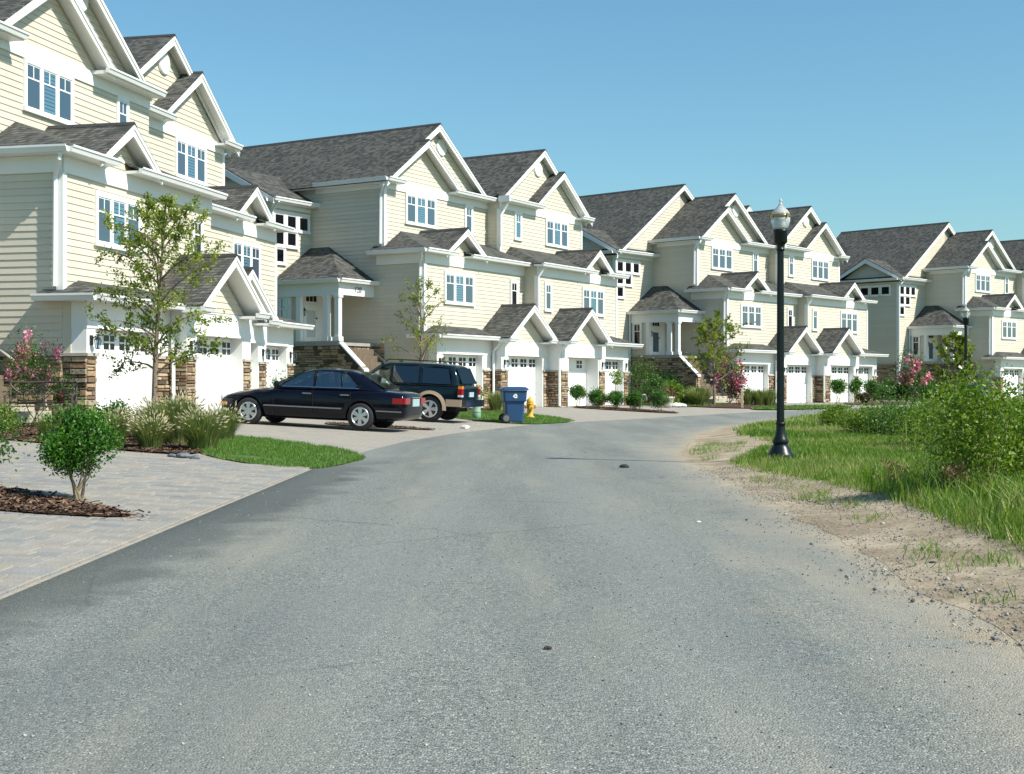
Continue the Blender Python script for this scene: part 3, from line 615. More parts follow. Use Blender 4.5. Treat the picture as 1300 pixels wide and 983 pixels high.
        for i in range(3): lights3(root, TL, -(vw + .62 + i * .79) - .62, 0, 7.12, .62, .55, 1, topbar=False, dark=True)
        downspout(root, TA, [(wl - .1, ev - .05, 8.05), (wl - .05, vw - .1, 7.7), (wl - .05, vw - .1, .1)])
        # porch: enclosed vestibule (u -2.1..0, v pv1..vw) and open porch in front
        pf = vw - 3.28; pd = vw - 1.1; zf = 2.55
        vb = MB(TA).box(-2.1, -.002, pd, vw - .002, -.3, 4.95).build('vestibule_wall', 'wallcore', root)
        siding(vb, [(pd, 2.5), (vw, 2.5), (vw, 4.9), (pd, 4.9)], 'l', -2.1, False); siding(vb, [(-2.1, 2.5), (0, 2.5), (0, 4.9), (-2.1, 4.9)], 'f', pd, False)
        fl = MB(TA); fl.box(-2.25, 0, pf + .05, pd, zf - .12, zf); fl.build('porch_floor', 'porch_floor', root)
        pb = MB(TA).box(-2.15, -.003, pf + .15, pd, -.3, zf - .12).build('porch_base', 'mortar', root)
        stones(pb, 'l', -2.15, pf + .12, vw - .02, -.25, zf - .12, False, rnd); stones(pb, 'f', pf + .15, -2.15, -.05, .6, zf - .12, False, rnd)
        stones(pb, 'l', -.0, pf - .45, pd, -.25, zf - .02, False, rnd)
        MB(TA).box(-2.24, -2.0, pf, vw, zf - .0, zf + .06).build('base_cap', 'concrete', pb)
        # columns and beam
        for cu, cv, r_ in ((-2.1, pf + .18, .1), (-2.1, pf + .72, .1), (-1.55, pf + .18, .1)):
            if cu > -2: continue
            c = MB(TA); c.box(cu - r_, cu + r_, cv - r_, cv + r_, zf + .06, 4.35); c.box(cu - r_ - .04, cu + r_ + .04, cv - r_ - .04, cv + r_ + .04, zf + .06, zf + .22); c.box(cu - r_ - .035, cu + r_ + .035, cv - r_ - .035, cv + r_ + .035, 4.25, 4.36); c.build('porch_column', 'white', root)
        MB(TA).box(-2.2, -2.0, pd - .22, pd + .0, zf, 4.35).build('pilaster', 'white', root)
        bm_ = MB(TA); bm_.box(-2.22, -2.0, pf + .06, vw, 4.35, 4.86); bm_.box(-2.0, 0, pf + .06, pf + .28, 4.36, 4.86); beam = bm_.build('porch_beam', 'white', root)
        MB(TA).box(-2.0, 0, pf + .28, pd, 4.78, 4.84).build('porch_ceiling', 'white', root)
        # hipped porch roof
        e0, ez, tz = -2.36, 4.95, 6.46
        hr = MB(TA); hr.slab([(e0, pf - .1, ez), (0, pf - .1, ez), (0, pf + 2.3, tz)], .05); hr.slab([(e0, pf - .1, ez), (-.03, pf + 2.3, tz), (-.03, vw, tz), (e0, vw, ez)], .05)
        hro = hr.build('porch_roof', 'roof', root)
        gut(root, TA, ((e0, pf - .1, ez), (0.0, pf - .1, ez), FR), ((e0, pf - .1, ez), (e0, vw, ez), LF))
        boxes(root, TA, 'soffit', 'white', (e0 + .01, 0, pf - .09, pf + .05, ez - .12, ez - .06), (e0 + .01, -2.22, pf + .05, vw, ez - .12, ez - .06))
        downspout(root, TA, [(e0 + .05, vw - .12, ez - .1), (e0 + .08, vw - .1, 4.6), (e0 + .08, vw - .1, .1)])
        # front door with transom, side panels
        dr = MB(TA); dr.box(-1.72, -.95, pd - .05, pd - .03, zf, 4.0); door = dr.build('front_door', 'white', root)
        MB(TA).box(-1.6, -1.08, pd - .062, pd - .051, zf + .25, 3.85).build('door_glass', 'glass' if not number else 'blind', door)
        fr = MB(TA); 
        for q in ((-1.8, -1.72), (-.95, -.87)): fr.box(q[0], q[1], pd - .08, pd, zf, 4.7)
        fr.box(-1.72, -.95, pd - .075, pd, 4.0, 4.1); fr.box(-1.8, -.5, pd - .08, pd, 4.7, 4.79); fr.box(-.87, -.5, pd - .06, pd, zf, 4.7); fr.build('door_frame', 'white', door)
        for i in range(3): MB(TA).box(-1.65 + i * .22, -1.47 + i * .22, pd - .065, pd - .055, 4.2, 4.5).build('transom_pane', 'darkglass', door)
        MB(TA).box(-1.72, -.95, pd - .054, pd - .04, 4.1, 4.7).build('transom', 'white', door)
        MB(TA).lathe([(.03, -.1), (.03, -.05)], 8, (-1.04, pd, zf + 1.), 'y').build('door_knob', 'black_metal', door)
        wall_lamp(root, TA, -1.93, pd - .03, zf + 1.25)
        TV = lambda u, v, z: (-2.1 + v, -u, z)
        lights3(root, TV, -(vw - .28) , 0, 3.05, .42, 1.25, 1, dark=not number, blinds=bool(number))
        # steps and sloping cheek walls
        nst = 8; run = .17; rise = .25
        for k in range(nst):
            MB(TA).box(-1.98, -.2, pf + .05 - (k + 1) * run, pf + .05 - k * run, -.3, zf - (k + 1) * rise + .02).build('step', 'stone_step', root)
        for k, (d_, zt_) in enumerate(((1.75, .42), (2.2, .28))):
            MB(TA).box(-2.05 - .1 * k, -.12, pf + .05 - d_, pf + .05 - (1.36 if k == 0 else 1.75), -.3, zt_).build('step', 'steps', root)
        L_ = .88; dz = .86
        ck = MB(TA); ck.prism_u([(pf + .1, -.3), (pf + .1, zf), (pf - L_, zf - dz), (pf - L_, -.3)], -2.16, -2.0); cheek = ck.build('cheek_wall', 'mortar', root)
        stm = []; zz = -.2
        P_ = [(pf - L_, -.2), (pf + .12, -.2), (pf + .12, zf - .05), (pf - L_, zf - dz - .05)]
        mbs = MB(); z = -.2
        while z < zf - .1:
            hh = rnd.choice((.08, .1, .13)); a = pf - L_
            while a < pf + .1:
                wd = rnd.uniform(.18, .4); wd = min(wd, pf + .12 - a); top = zf - .06 - dz * max(0, (pf - (a))) / L_ if a < pf else zf
                if z + hh < top: mbs.box(-2.16 - rnd.uniform(.02, .06), -2.14, a + .006, a + wd - .006, z + .006, z + hh - .006)
                a += wd
            z += hh
        mbs.build('stone_facing', 'stone', cheek, kind='stuff')
        ppm = MB(TA); ppm.box(-2.2, -1.96, pf - L_ - .2, pf - L_ - .001, -.3, zf - dz - .06); pp = ppm.build('cheek_pier', 'mortar', root); stones(pp, 'f', pf - L_ - .2, -2.2, -1.96, -.2, zf - dz - .08, False, rnd); stones(pp, 'l', -2.2, pf - L_ - .2, pf - L_, -.2, zf - dz - .08, False, rnd)
        cp = MB(TA); cp.prism_u([(pf + .1, zf + .065), (pf + .1, zf), (pf - L_ - .28, zf - dz - .25), (pf - L_ - .28, zf - dz - .18)], -2.24, -1.94); cp.build('cheek_cap', 'white', cheek)
        hrail = MB(TA); sl_ = rise / run; hrail.tube([(-.2, pf - .0, 2.27), (-.2, pf - 1.96, .87), (-.2, pf - 2.05, .3)], .035, 8); hrail.build('handrail', 'concrete', root)
        if number:
            cu = bpy.data.curves.new('house_number', 'FONT'); cu.body = number; cu.size = .3; cu.extrude = .01; cu.align_x = 'CENTER'
            tmp = bpy.data.objects.new('tmp', cu); COL.objects.link(tmp); bpy.context.view_layer.update(); me = bpy.data.meshes.new_from_object(tmp.evaluated_get(bpy.context.evaluated_depsgraph_get())); bpy.data.objects.remove(tmp)
            no_ = bpy.data.objects.new('house_number', me); COL.objects.link(no_); me.materials.clear(); me.materials.append(mat('grey_numeral', (.25, .26, .26), .5)); no_.parent = root; no_.location = (-1.05, pf + .045, 4.5); no_.rotation_euler = (R(90), 0, 0)
    return root
townhouse(-11.912, 30.406, 12.906, .329, -1.243, 'cream clapboard townhouse with ledgestone piers, cropped roof peaks and the metal bench before it', 3.7, -2.35, 'cross', single=True, wing=True, seed=3, blinds='mid')
townhouse(-4.99, 52.259, 31.196, .256, .661, 'cream clapboard townhouse with one long unbroken roof slope, behind the dark green SUV', 3.7, -2.35, 'cross', blinds='mid', door3=.27, number='128', seed=5)
townhouse(10.006, 72.419, 41.081, .193, .618, 'cream clapboard townhouse behind the pale lamp globe, pink myrtle by its first garage door', 2.92, -3.5, 'big', seed=8)
townhouse(30.441, 89.973, 45.73, .171, .6, 'cream clapboard townhouse whose shaded end gable has three transom windows, farthest down the street', 2.92, -3.6, 'big', seed=9)
# ------------------------------------------------------------------ plants
GREENS = lambda a, b, c: [(0, a), (.5, b), (1, c)]
M['leaf_dark'] = tone_mat('dark_glossy_leaf', GREENS((.018, .06, .008), (.05, .15, .014), (.11, .26, .028)), .4, .25)
M['leaf_tree'] = tone_mat('young_tree_leaf', GREENS((.07, .11, .012), (.17, .23, .025), (.32, .37, .05)), .45, .4)
M['leaf_mid'] = tone_mat('shrub_leaf', GREENS((.025, .065, .012), (.06, .14, .025), (.11, .21, .04)), .45, .3)
M['leaf_weed'] = tone_mat('weed_leaf', GREENS((.05, .10, .012), (.125, .215, .02), (.25, .32, .045)), .5, .35)
M['leaf_bronze'] = tone_mat('bronze_leaf', GREENS((.03, .02, .012), (.07, .045, .025), (.11, .09, .04)), .5, .2)
M['leaf_brown'] = tone_mat('dry_leaf', GREENS((.09, .05, .025), (.17, .10, .05), (.26, .17, .09)), .7, .2)
M['grass'] = tone_mat('lawn_blade', GREENS((.055, .13, .016), (.10, .21, .026), (.17, .27, .05)), .5, .3)
M['wild_grass'] = tone_mat('wild_grass_blade', [(0, (.06, .13, .014)), (.5, (.13, .245, .024)), (.85, (.23, .30, .055)), (1, (.38, .33, .15))], .5, .3)
M['fountain'] = tone_mat('fountain_grass_blade', [(0, (.09, .15, .03)), (.6, (.20, .27, .07)), (1, (.42, .41, .19))], .5, .3)
M['seed'] = tone_mat('grass_plume', [(0, (.36, .34, .19)), (1, (.60, .54, .35))], .8, .3)
M['pink'] = tone_mat('pink_blossom', [(0, (.50, .10, .20)), (.5, (.68, .23, .33)), (1, (.82, .48, .54))], .6, .3)
M['red'] = tone_mat('red_blossom', [(0, (.45, .02, .04)), (1, (.7, .07, .1))], .6, .25)
M['bark'] = mat('young_bark', (.20, .15, .11), .85, .3, 18, .4, 60)
M['stem'] = mat('pale_stem', (.26, .20, .12), .8, .2, 20)
def norm(a): return a / np.maximum(np.linalg.norm(a, axis=-1, keepdims=True), 1e-9)
def leaf_quads(C, size, rng, aspect=.5, flat=.0):
    n = len(C); d = norm(rng.normal(size=(n, 3)) + np.array([0, 0, -flat])); q = norm(np.cross(d, rng.normal(size=(n, 3))))
    s = size * rng.uniform(.6, 1.25, (n, 1)); a = d * s * .5; b = q * s * aspect * .5
    V = np.stack([C - a, C + b - a * .1, C + a, C - b - a * .1], 1).reshape(-1, 3); return V, np.arange(4 * n).reshape(n, 4)
def add_leaves(parent, name, C, size, m, rng, tone=None, aspect=.5, kind='stuff'):
    C = np.asarray(C); V, Fq = leaf_quads(C, size, rng, aspect)
    t = rng.uniform(0, 1, len(C)) if tone is None else np.clip(tone + rng.normal(0, .18, len(C)), 0, 1)
    return np_mesh(name, V, Fq, m, np.repeat(t, 4), parent)
def gzs(x, y): return float(gz(np.array([x]), np.array([y]))[0])
def shrub(name, x, y, rx, hgt, base, label, m='leaf_mid', n=2600, leaf=.05, clumps=26, seed=1, group=None, stems=7, z=None, ry=None, sharp=.28, flowers=None, cat='shrub', rough=1.0):
    rng = np.random.default_rng(seed); zz = gzs(x, y) if z is None else z
    root = empty(name, (x, y, zz), 0, label, cat, group)
    rz = (hgt - base) / 2; ry = ry or rx; cz = base + rz
    K = norm(rng.normal(size=(clumps, 3))) * rng.uniform(.35, 1.0, (clumps, 1)) ** .5 * rng.uniform(1 - .22 * rough, 1 + .1 * rough, (clumps, 1))
    K = K * np.array([rx, ry, rz]) * .86 + np.array([0, 0, cz]); K[:, 2] = np.maximum(K[:, 2], base * .6 + .03)
    w_ = rng.integers(0, clumps, n); C = K[w_] + rng.normal(size=(n, 3)) * np.array([rx, ry, rz]) * sharp * .9
    C[:, 2] = np.maximum(C[:, 2], .03); kt = rng.uniform(.25, .75, clumps)
    add_leaves(root, 'foliage', C, leaf, m, rng, kt[w_])
    for k in range(stems):
        t = K[rng.integers(0, clumps)]; a = rng.uniform(0, 6.28); r0 = rx * .2
        p0 = (r0 * math.cos(a), r0 * math.sin(a), -.03); p2 = (t[0] * .8, t[1] * .8, max(t[2], base + .05)); p1 = (p2[0] * .5, p2[1] * .5, max(base, .1) * .75 + .02)
        MB().tube([p0, p1, p2], [.007 + rx * .007, .006 + rx * .005, .004], 5).build('stem', 'stem', root)
    if flowers:
        fm, nf, fs = flowers; kk = K[rng.integers(0, clumps, max(nf // 26, 3))]; kk = kk[kk[:, 2] > cz - rz * .4]
        kk = np.vstack([kk, kk]); ctr = (kk - [0, 0, cz]) * 1.12 + [0, 0, cz]
        C = ctr[rng.integers(0, len(ctr), nf)] + rng.normal(size=(nf, 3)) * np.array([.07, .07, .1]) * (rx / .7)
        V, Fq = leaf_quads(C, fs, rng, .9); np_mesh('blossom', V, Fq, fm, np.repeat(rng.uniform(0, 1, nf), 4), root)
    return root
def young_tree(x, y, hgt, spread, label, seed, th=1.2, nb=16, leaf=.085, nl=2600, m='leaf_tree', lean=(0, 0), group='young street trees', clear=.32, droop=0., thick=1.):
    rng = np.random.default_rng(seed); root = empty('young_tree', (x, y, gzs(x, y)), 0, label, 'tree', group)
    tp = [(lean[0] * t + .03 * math.sin(5 * t + seed), lean[1] * t + .03 * math.cos(4 * t + seed), hgt * .93 * t - .05) for t in np.linspace(0, 1, 9)]
    MB().tube(tp, [(.055 * (1 - t) ** .8 + .008) * thick for t in np.linspace(0, 1, 9)], 8).build('trunk', 'bark', root)
    br = MB(); pts = []; tones = []
    for k in range(nb):
        f = clear + (1 - clear) * (k + rng.uniform(0, .8)) / nb; a = k * 2.39996 + rng.uniform(-.4, .4)
        prof = math.sin(math.pi * min(1, (f - clear) / (1 - clear) * .78 + .22)) ** .8
        L = spread * (.35 + .75 * prof) * rng.uniform(.75, 1.2); el = R(rng.uniform(28, 58)) + (f - .5) * .5
        p0 = np.array([np.interp(f * .95, np.linspace(0, 1, 9), [q[i] for q in tp]) for i in range(3)])
        d = np.array([math.cos(a) * math.cos(el), math.sin(a) * math.cos(el), math.sin(el)]); ts = np.linspace(0, 1, 6)
        path = [p0 + d * L * t + np.array([0, 0, -droop * t * t * L]) + rng.normal(size=3) * .03 * t for t in ts]
        br.tube([tuple(q) for q in path], [(.02 * (1 - t) + .004) * thick for t in ts], 5)
        tn = rng.uniform(.2, .8)
        for q in range(3 + int(L * 3)):
            t0 = rng.uniform(.25, 1); b0 = path[0] * (1 - t0) + path[-1] * t0; dd = norm(d * .8 + rng.normal(size=3) * .75); l2 = L * rng.uniform(.15, .38)
            br.tube([tuple(b0), tuple(b0 + dd * l2)], [.005 * thick, .002 * thick], 3); m_ = int(nl / (nb * (3 + L * 3))) + 2
            t = rng.uniform(.15, 1.05, (m_, 1)); pts.append(b0 + dd * l2 * t + rng.normal(size=(m_, 3)) * .045); tones += [np.clip(tn + rng.normal(0, .12), 0, 1)] * m_
    br.build('branch', 'bark', root, kind='stuff')
    add_leaves(root, 'crown', np.vstack(pts), leaf, m, rng, np.array(tones), .6); return root
def blade_mesh(name, X, Y, Z, hgt, wid, m, rng, lean=.5, parent=None, kind='stuff', tone=None, seg=1):
    n = len(X); a = rng.uniform(0, 6.28, n); ln = rng.uniform(0, lean, n) * hgt; la = rng.uniform(0, 6.28, n)
    B = np.stack([X, Y, Z], 1); wv = np.stack([np.cos(a), np.sin(a), 0 * a], 1) * (wid / 2)[:, None]
    tip = B + np.stack([np.cos(la) * ln, np.sin(la) * ln, hgt], 1); t = rng.uniform(0, 1, n) if tone is None else tone
    if seg == 1:
        V = np.stack([B - wv, B + wv, tip], 1).reshape(-1, 3); return np_mesh(name, V, np.arange(3 * n).reshape(n, 3), m, np.repeat(t, 3), parent, kind)
    mid = B + np.stack([np.cos(la) * ln * .3, np.sin(la) * ln * .3, hgt * .62], 1)
    V = np.stack([B - wv, B + wv, mid - wv * .8, mid + wv * .8, tip], 1).reshape(-1, 3); i = np.arange(n)[:, None] * 5
    Fq = np.concatenate([i + [0, 1, 3], i + [0, 3, 2], i + [2, 3, 4]], 1).reshape(-1, 3); return np_mesh(name, V, Fq, m, np.repeat(t, 5), parent, kind)
def in_poly(P, x, y):
    P = np.asarray(P); c = np.zeros(len(x), bool); j = len(P) - 1
    for i in range(len(P)):
        xi, yi, xj, yj = *P[i], *P[j]
        with np.errstate(divide='ignore', invalid='ignore'): c ^= ((yi > y) != (yj > y)) & (x < (xj - xi) * (y - yi) / (yj - yi) + xi)
        j = i
    return c
def scatter(poly, n, rng):
    P = np.asarray(poly); x = rng.uniform(P[:, 0].min(), P[:, 0].max(), n); y = rng.uniform(P[:, 1].min(), P[:, 1].max(), n); k = in_poly(P, x, y); return x[k], y[k]
def area(P): P = np.asarray(P); return abs(np.dot(P[:, 0], np.roll(P[:, 1], 1)) - np.dot(P[:, 1], np.roll(P[:, 0], 1))) / 2
def lawn(poly, dens, h0, h1, label, seed, off=.012, wid=.012):
    rng = np.random.default_rng(seed); sheet('lawn_soil', poly, 'turf', off, .5)
    P = np.asarray(poly); bb = (np.ptp(P[:, 0])) * (np.ptp(P[:, 1])); c_ = P.mean(0); Pb = c_ + (P - c_) * (1 + rng.normal(.015, .022, (len(P), 1))); x, y = scatter(Pb, int(dens * bb), rng); k_ = np.sin(x * 2.3 + 1.7 * np.sin(y * 1.9)) + np.sin(y * 2.9 + x) > -1.75 + rng.uniform(0, .5, len(x)); x, y = x[k_], y[k_]; z = gz(x, y) + off - .006; n = len(x)
    o = blade_mesh('lawn_grass', x, y, z, rng.uniform(h0, h1, n), np.full(n, wid), 'grass', rng, .8); tag(o, label, 'grass'); return o
def fountain_grass(x, y, r, hgt, label, seed, n=900, plumes=90, group='fountain grass clumps', wid=.012):
    rng = np.random.default_rng(seed); root = empty('fountain_grass', (x, y, gzs(x, y) + .01), 0, label, 'grass clump', group)
    def arcs(n, R_, H_):
        a = rng.uniform(0, 6.283, n); out = R_ * rng.uniform(.15, 1, n); h = H_ * rng.uniform(.65, 1.08, n) * (1 - .32 * (out / R_) ** 2); b = rng.uniform(0, .4, n) * R_
        ca, sa = np.cos(a), np.sin(a); f = lambda t: np.stack([ca * (b + out * t ** 1.4 * .8), sa * (b + out * t ** 1.4 * .8), h * (1.35 * t - .42 * t ** 2.6)], 1); return a, f
    a, f = arcs(n, r, hgt); wv = np.stack([-np.sin(a), np.cos(a), 0 * a], 1) * wid / 2; ts = [0, .35, .7]
    rows = []
    for t in ts: c = f(np.full(n, t)); rows += [c - wv * (1.1 - t), c + wv * (1.1 - t)]
    rows.append(f(np.full(n, 1.))); V = np.stack(rows, 1).reshape(-1, 3); i = np.arange(n)[:, None] * 7
    Fq = np.concatenate([i + q for q in ([0, 1, 3], [0, 3, 2], [2, 3, 5], [2, 5, 4], [4, 5, 6])], 1).reshape(-1, 3)
    np_mesh('blades', V, Fq, 'fountain', np.repeat(rng.uniform(0, 1, n), 7), root)
    if plumes:
        a, f = arcs(plumes, r * .95, hgt * 1.12); p0, p1 = f(np.full(plumes, .84)), f(np.full(plumes, 1.)); d = norm(p1 - p0); q = norm(np.cross(d, [0, 0, 1])); u = np.cross(d, q); m_ = (p0 + p1) / 2; L = .12
        V = np.stack([m_ - d * L * .5, m_ + q * .012, m_ + u * .012, m_ - q * .012, m_ - u * .012, m_ + d * L * .5], 1).reshape(-1, 3); i = np.arange(plumes)[:, None] * 6
        Fq = np.concatenate([i + w_ for w_ in ([0, 1, 2], [0, 2, 3], [0, 3, 4], [0, 4, 1], [5, 2, 1], [5, 3, 2], [5, 4, 3], [5, 1, 4])], 1).reshape(-1, 3)
        np_mesh('seed_plumes', V, Fq, 'seed', np.repeat(rng.uniform(0, 1, plumes), 6), root)
    return root
def mulch_bed(poly, seed, off=.02, dens=260):
    P = smooth_poly(poly, 2); rng = np.random.default_rng(seed)
    sheet('mulch_bed', P, 'mulch', off, .5)
    bb = np.ptp(np.array(P)[:, 0]) * np.ptp(np.array(P)[:, 1]); x, y = scatter(P, int(dens * bb), rng); c_ = np.mean(P, 0); xs, ys2 = scatter(c_ + (np.array(P) - c_) * 1.13, int(dens * bb * .12), rng); x = np.concatenate([x, xs]); y = np.concatenate([y, ys2]); z = gz(x, y) + off + .002
    C = np.stack([x, y, z], 1); n = len(C); a = rng.uniform(0, 6.28, n); d = np.stack([np.cos(a), np.sin(a), rng.normal(0, .25, n)], 1) * rng.uniform(.015, .05, (n, 1)); q = np.stack([-np.sin(a), np.cos(a), rng.normal(0, .4, n)], 1) * .009
    o = np_mesh('bark_chips', np.stack([C - d - q, C + d - q, C + d + q, C - d + q], 1).reshape(-1, 3) + np.array([0, 0, .012]), np.arange(4 * n).reshape(n, 4), 'chips', np.repeat(rng.uniform(0, 1, n), 4), None, 'stuff')
    tag(o, 'loose brown bark chips covering the planting beds', 'mulch')
M['chips'] = tone_mat('bark_chip', [(0, (.03, .017, .01)), (.6, (.11, .06, .035)), (1, (.25, .16, .10))], .85)
# ---- islands of lawn and mulch on the house side
isl = smooth_poly([(-2.55, 17.9), (-2.3, 23.4), (-5.9, 27.2), (-5.6, 23.5), (-4.75, 20.2)], 3)
lawn(isl, 1500, .035, .07, 'short mown lawn tongue between the two paved drives by the black sedan', 11)
mulch_bed([(-4.6, 19.9), (-5.3, 23), (-5.9, 27.4), (-7.2, 29.6), (-10.6, 29.8), (-12.5, 26), (-9.4, 22.3), (-7.4, 21.3)], 12, .024)
mulch_bed([(-3.15, 11.35), (-3.5, 11.95), (-5.6, 13.9), (-8.5, 15.2), (-8.6, 13.2), (-6.2, 12.2), (-4.4, 11.35)], 13, .03, 700)
lawn(smooth_poly([(-2.7, 43.2), (-1.0, 40.6), (.55, 39.6), (2.35, 43.3), (.6, 47), (-1.5, 47.6)], 3), 500, .04, .07, 'mown lawn patch around the blue bin and yellow hydrant', 14, .02, .02)
mulch_bed([(-3, 46), (.3, 47.2), (.6, 50.5), (-1.2, 51.8), (-3.6, 49.5)], 15, .03, 60)
mulch_bed([(-4.8, 33.6), (-1.9, 33.5), (-2.0, 34.3), (-4.8, 35.2)], 16, .02, 150)
mulch_bed([(2.3, 54.2), (6.0, 53.0), (6.9, 53.8), (6.3, 55.3), (2.7, 57.3)], 17, .03, 60)
lawn(smooth_poly([(7.2, 60), (9.0, 62.3), (11.6, 68.5), (9, 70.5), (5.5, 66)], 2), 160, .05, .09, 'shaded lawn strip beside the stone porch of the third townhouse', 18, .02, .035)
mulch_bed([(5.2, 64.5), (8.0, 61), (11.5, 62.2), (13.5, 66), (14.2, 70), (9.5, 73), (4.5, 68)], 19, .035, 20)
lawn(smooth_poly([(11.2, 60.6), (13.9, 64.0), (17.6, 67.8), (17, 70), (13.8, 67), (10.9, 62.4)], 2), 200, .05, .09, 'lawn strip at the kerb in front of the grass tufts and wooden stake', 20, .045, .035)
mulch_bed([(18.3, 71.5), (20.8, 73.6), (23.5, 77), (22.6, 78.4), (19.8, 75.6), (17.8, 72.9)], 21, .03, 20)
lawn(smooth_poly([(24.5, 77.5), (28.5, 79.8), (35, 86), (33, 92), (27, 88), (24, 82)], 2), 90, .06, .12, 'lawn before the last townhouse beyond its crape myrtle', 22, .02, .05)
# ---- plants on the house side
young_tree(-7.0, 26.2, 4.95, 1.6, 'young tree with sparse green leaves and forked trunk before white garage door', 3, nb=32, nl=9500, leaf=.07, lean=(.15, .1), clear=.27, droop=.35)
shrub('clipped_shrub', -4.15, 12.75, .36, .88, .27, 'glossy dark green shrub on bare stems standing in the mulch tongue', 'leaf_dark', 15000, .038, 42, 4, stems=10, sharp=.22, rough=1.5)
shrub('clipped_shrub', -5.72, 13.9, .55, 1.0, .12, 'dark shrub at the broad end of the mulch tongue beside the paved drive', 'leaf_mid', 5000, .05, 34, 5, stems=8)
for i, (x, y, r, h, lb) in enumerate([(-5.0, 21.6, .5, .75, 'fountain grass clump at the lawn edge with a rounded pale plume crown'), (-5.7, 22.9, .62, .98, 'largest fountain grass clump, tall pale plumes under the forked young tree'), (-6.5, 21.8, .45, .62, 'low fountain grass clump with yellowish tips at the bed corner'), (-5.4, 24.9, .5, .72, 'fountain grass clump near the sedan nose, thin arching blades'), (-6.35, 23.9, .55, .8, 'fountain grass clump around the foot of the forked young tree'), (-5.75, 21.3, .42, .6, 'short fountain grass clump at the paved drive, touching the rounded one')]):
    fountain_grass(x, y, r, h * .9, lb, 30 + i, 3000, 150)
fountain_grass(-7.9, 22.9, .4, .5, 'bright green grassy tuft in front of the metal bench', 36, 700, 0)
shrub('rose_bush', -7.45, 25.0, .36, .58, .05, 'dark leafy rose bush beside the first stone pier', 'leaf_mid', 1800, .07, 20, 6, flowers=None)
shrub('flowering_bush', -10.0, 28.1, .58, 2.0, .4, 'crape myrtle with pink blossom rising behind the metal bench', 'leaf_dark', 3000, .06, 44, 7, flowers=('pink', 1100, .06), cat='crape myrtle', group='crape myrtles')
shrub('flowering_bush', -9.1, 27.3, .3, 1.15, .25, 'thin bush with a few red blossoms between bench and stone pier', 'leaf_mid', 700, .06, 12, 8, flowers=('red', 90, .06), cat='rose bush')
shrub('low_shrub', -9.0, 23.4, .5, .55, .02, 'low feathery green plant spilling beside the bench legs', 'leaf_weed', 2600, .05, 26, 9)
shrub('low_shrub', -6.7, 40.2, .5, 1.25, .05, 'leafy shrub against the dark stone porch behind the sedan roof', 'leaf_mid', 1500, .09, 18, 41)
shrub('flowering_bush', -5.6, 43, .45, 1.45, .3, 'small pink crape myrtle peeping over the sedan roof', 'leaf_mid', 900, .08, 14, 42, flowers=('pink', 330, .1), cat='crape myrtle', group='crape myrtles')
young_tree(-3.25, 47.5, 4.75, 1.35, 'wispy young tree with upswept branches behind the SUV', 5, nb=20, nl=2600, leaf=.075, clear=.27, thick=1.1)
fountain_grass(-.55, 48.2, .55, .75, 'green grass clump by the stone pier behind the utility pedestal', 43, 900, 40, wid=.03)
shrub('low_shrub', -1.35, 49.2, .4, .95, .1, 'pale spindly shrub left of the grass clump by the pier', 'leaf_weed', 700, .09, 14, 44)
for i, (px, Y, r, h, b, lb) in enumerate([(733, 55.6, .38, 1.0, .32, 'ball-clipped shrub on short stems before the recessed garage door'), (758, 55.0, .40, .85, .06, 'dense ball-clipped shrub in front of the wide stone pier'), (781, 54.8, .40, .8, .1, 'dark ball-clipped shrub under the variegated bush'), (805, 54.6, .42, .8, .08, 'soft green clipped shrub beside the last stone pier of its townhouse'), (838, 53.6, .42, .95, .15, 'loose shrub on thin stems at the tip of the mulch strip')]):
    shrub('clipped_shrub', (px - 650) / F * Y, Y, r, h, b, lb, 'leaf_dark' if i != 4 else 'leaf_mid', 3600, .065, 44, 50 + i, group='clipped shrubs in the mulch strip', sharp=.2, rough=.35)
shrub('variegated_shrub', (781 - 650) / F * 56.3, 56.3, .42, 1.55, .95, 'yellow-green variegated bush standing behind the dark ball shrub', 'leaf_weed', 600, .09, 12, 56)
def px(p, Y): return (p - 650) / F * Y
for i, (p, Y, r, h, b, m, lb) in enumerate([(812, 67.5, 1.0, 2.35, .2, 'leaf_mid', 'big rounded evergreen shrub against the stone porch base'), (845, 65.5, .75, 1.75, .1, 'leaf_dark', 'broad dark shrub in front of the sloping porch wall'), (832, 61.5, .55, 1.35, .15, 'leaf_mid', 'mid green shrub by the curved grey hand loops'), (853, 62.5, .5, 1.1, .1, 'leaf_weed', 'yellow-green shrub behind the white flower pot'), (868, 65, .45, .9, .1, 'leaf_mid', 'small shrub at the foot of the porch steps')]):
    shrub('garden_shrub', px(p, Y), Y, r, h, b, lb, m, 1700, .12, 22, 60 + i, group='shrubs by the stone porch')
fountain_grass(px(886, 63.5), 63.5, .95, 1.0, 'wide grass clump beneath the young tree by the porch steps', 66, 1000, 30, wid=.045)
young_tree(px(906, 64.6), 64.6, 4.2, 1.6, 'full young tree with spreading crown beside the pink crape myrtle', 7, nb=26, nl=5000, leaf=.11, clear=.3, thick=1.2)
shrub('flowering_bush', px(926, 67), 67, .95, 2.5, .3, 'crape myrtle with pink blossom beside the first stone pier of the third townhouse', 'leaf_bronze', 1800, .13, 22, 67, flowers=('pink', 700, .13), cat='crape myrtle', group='crape myrtles')
for i, (p, r) in enumerate(((950, .42), (964, .55), (977, .5))): fountain_grass(px(p, 66.8), 66.8, r * 1.2, .95, ('small grass tuft right of the wooden stake', 'middle grass tuft before the first garage door', 'grass tuft nearest the lamp pole of the near lamp')[i], 70 + i, 500, 12, wid=.045)
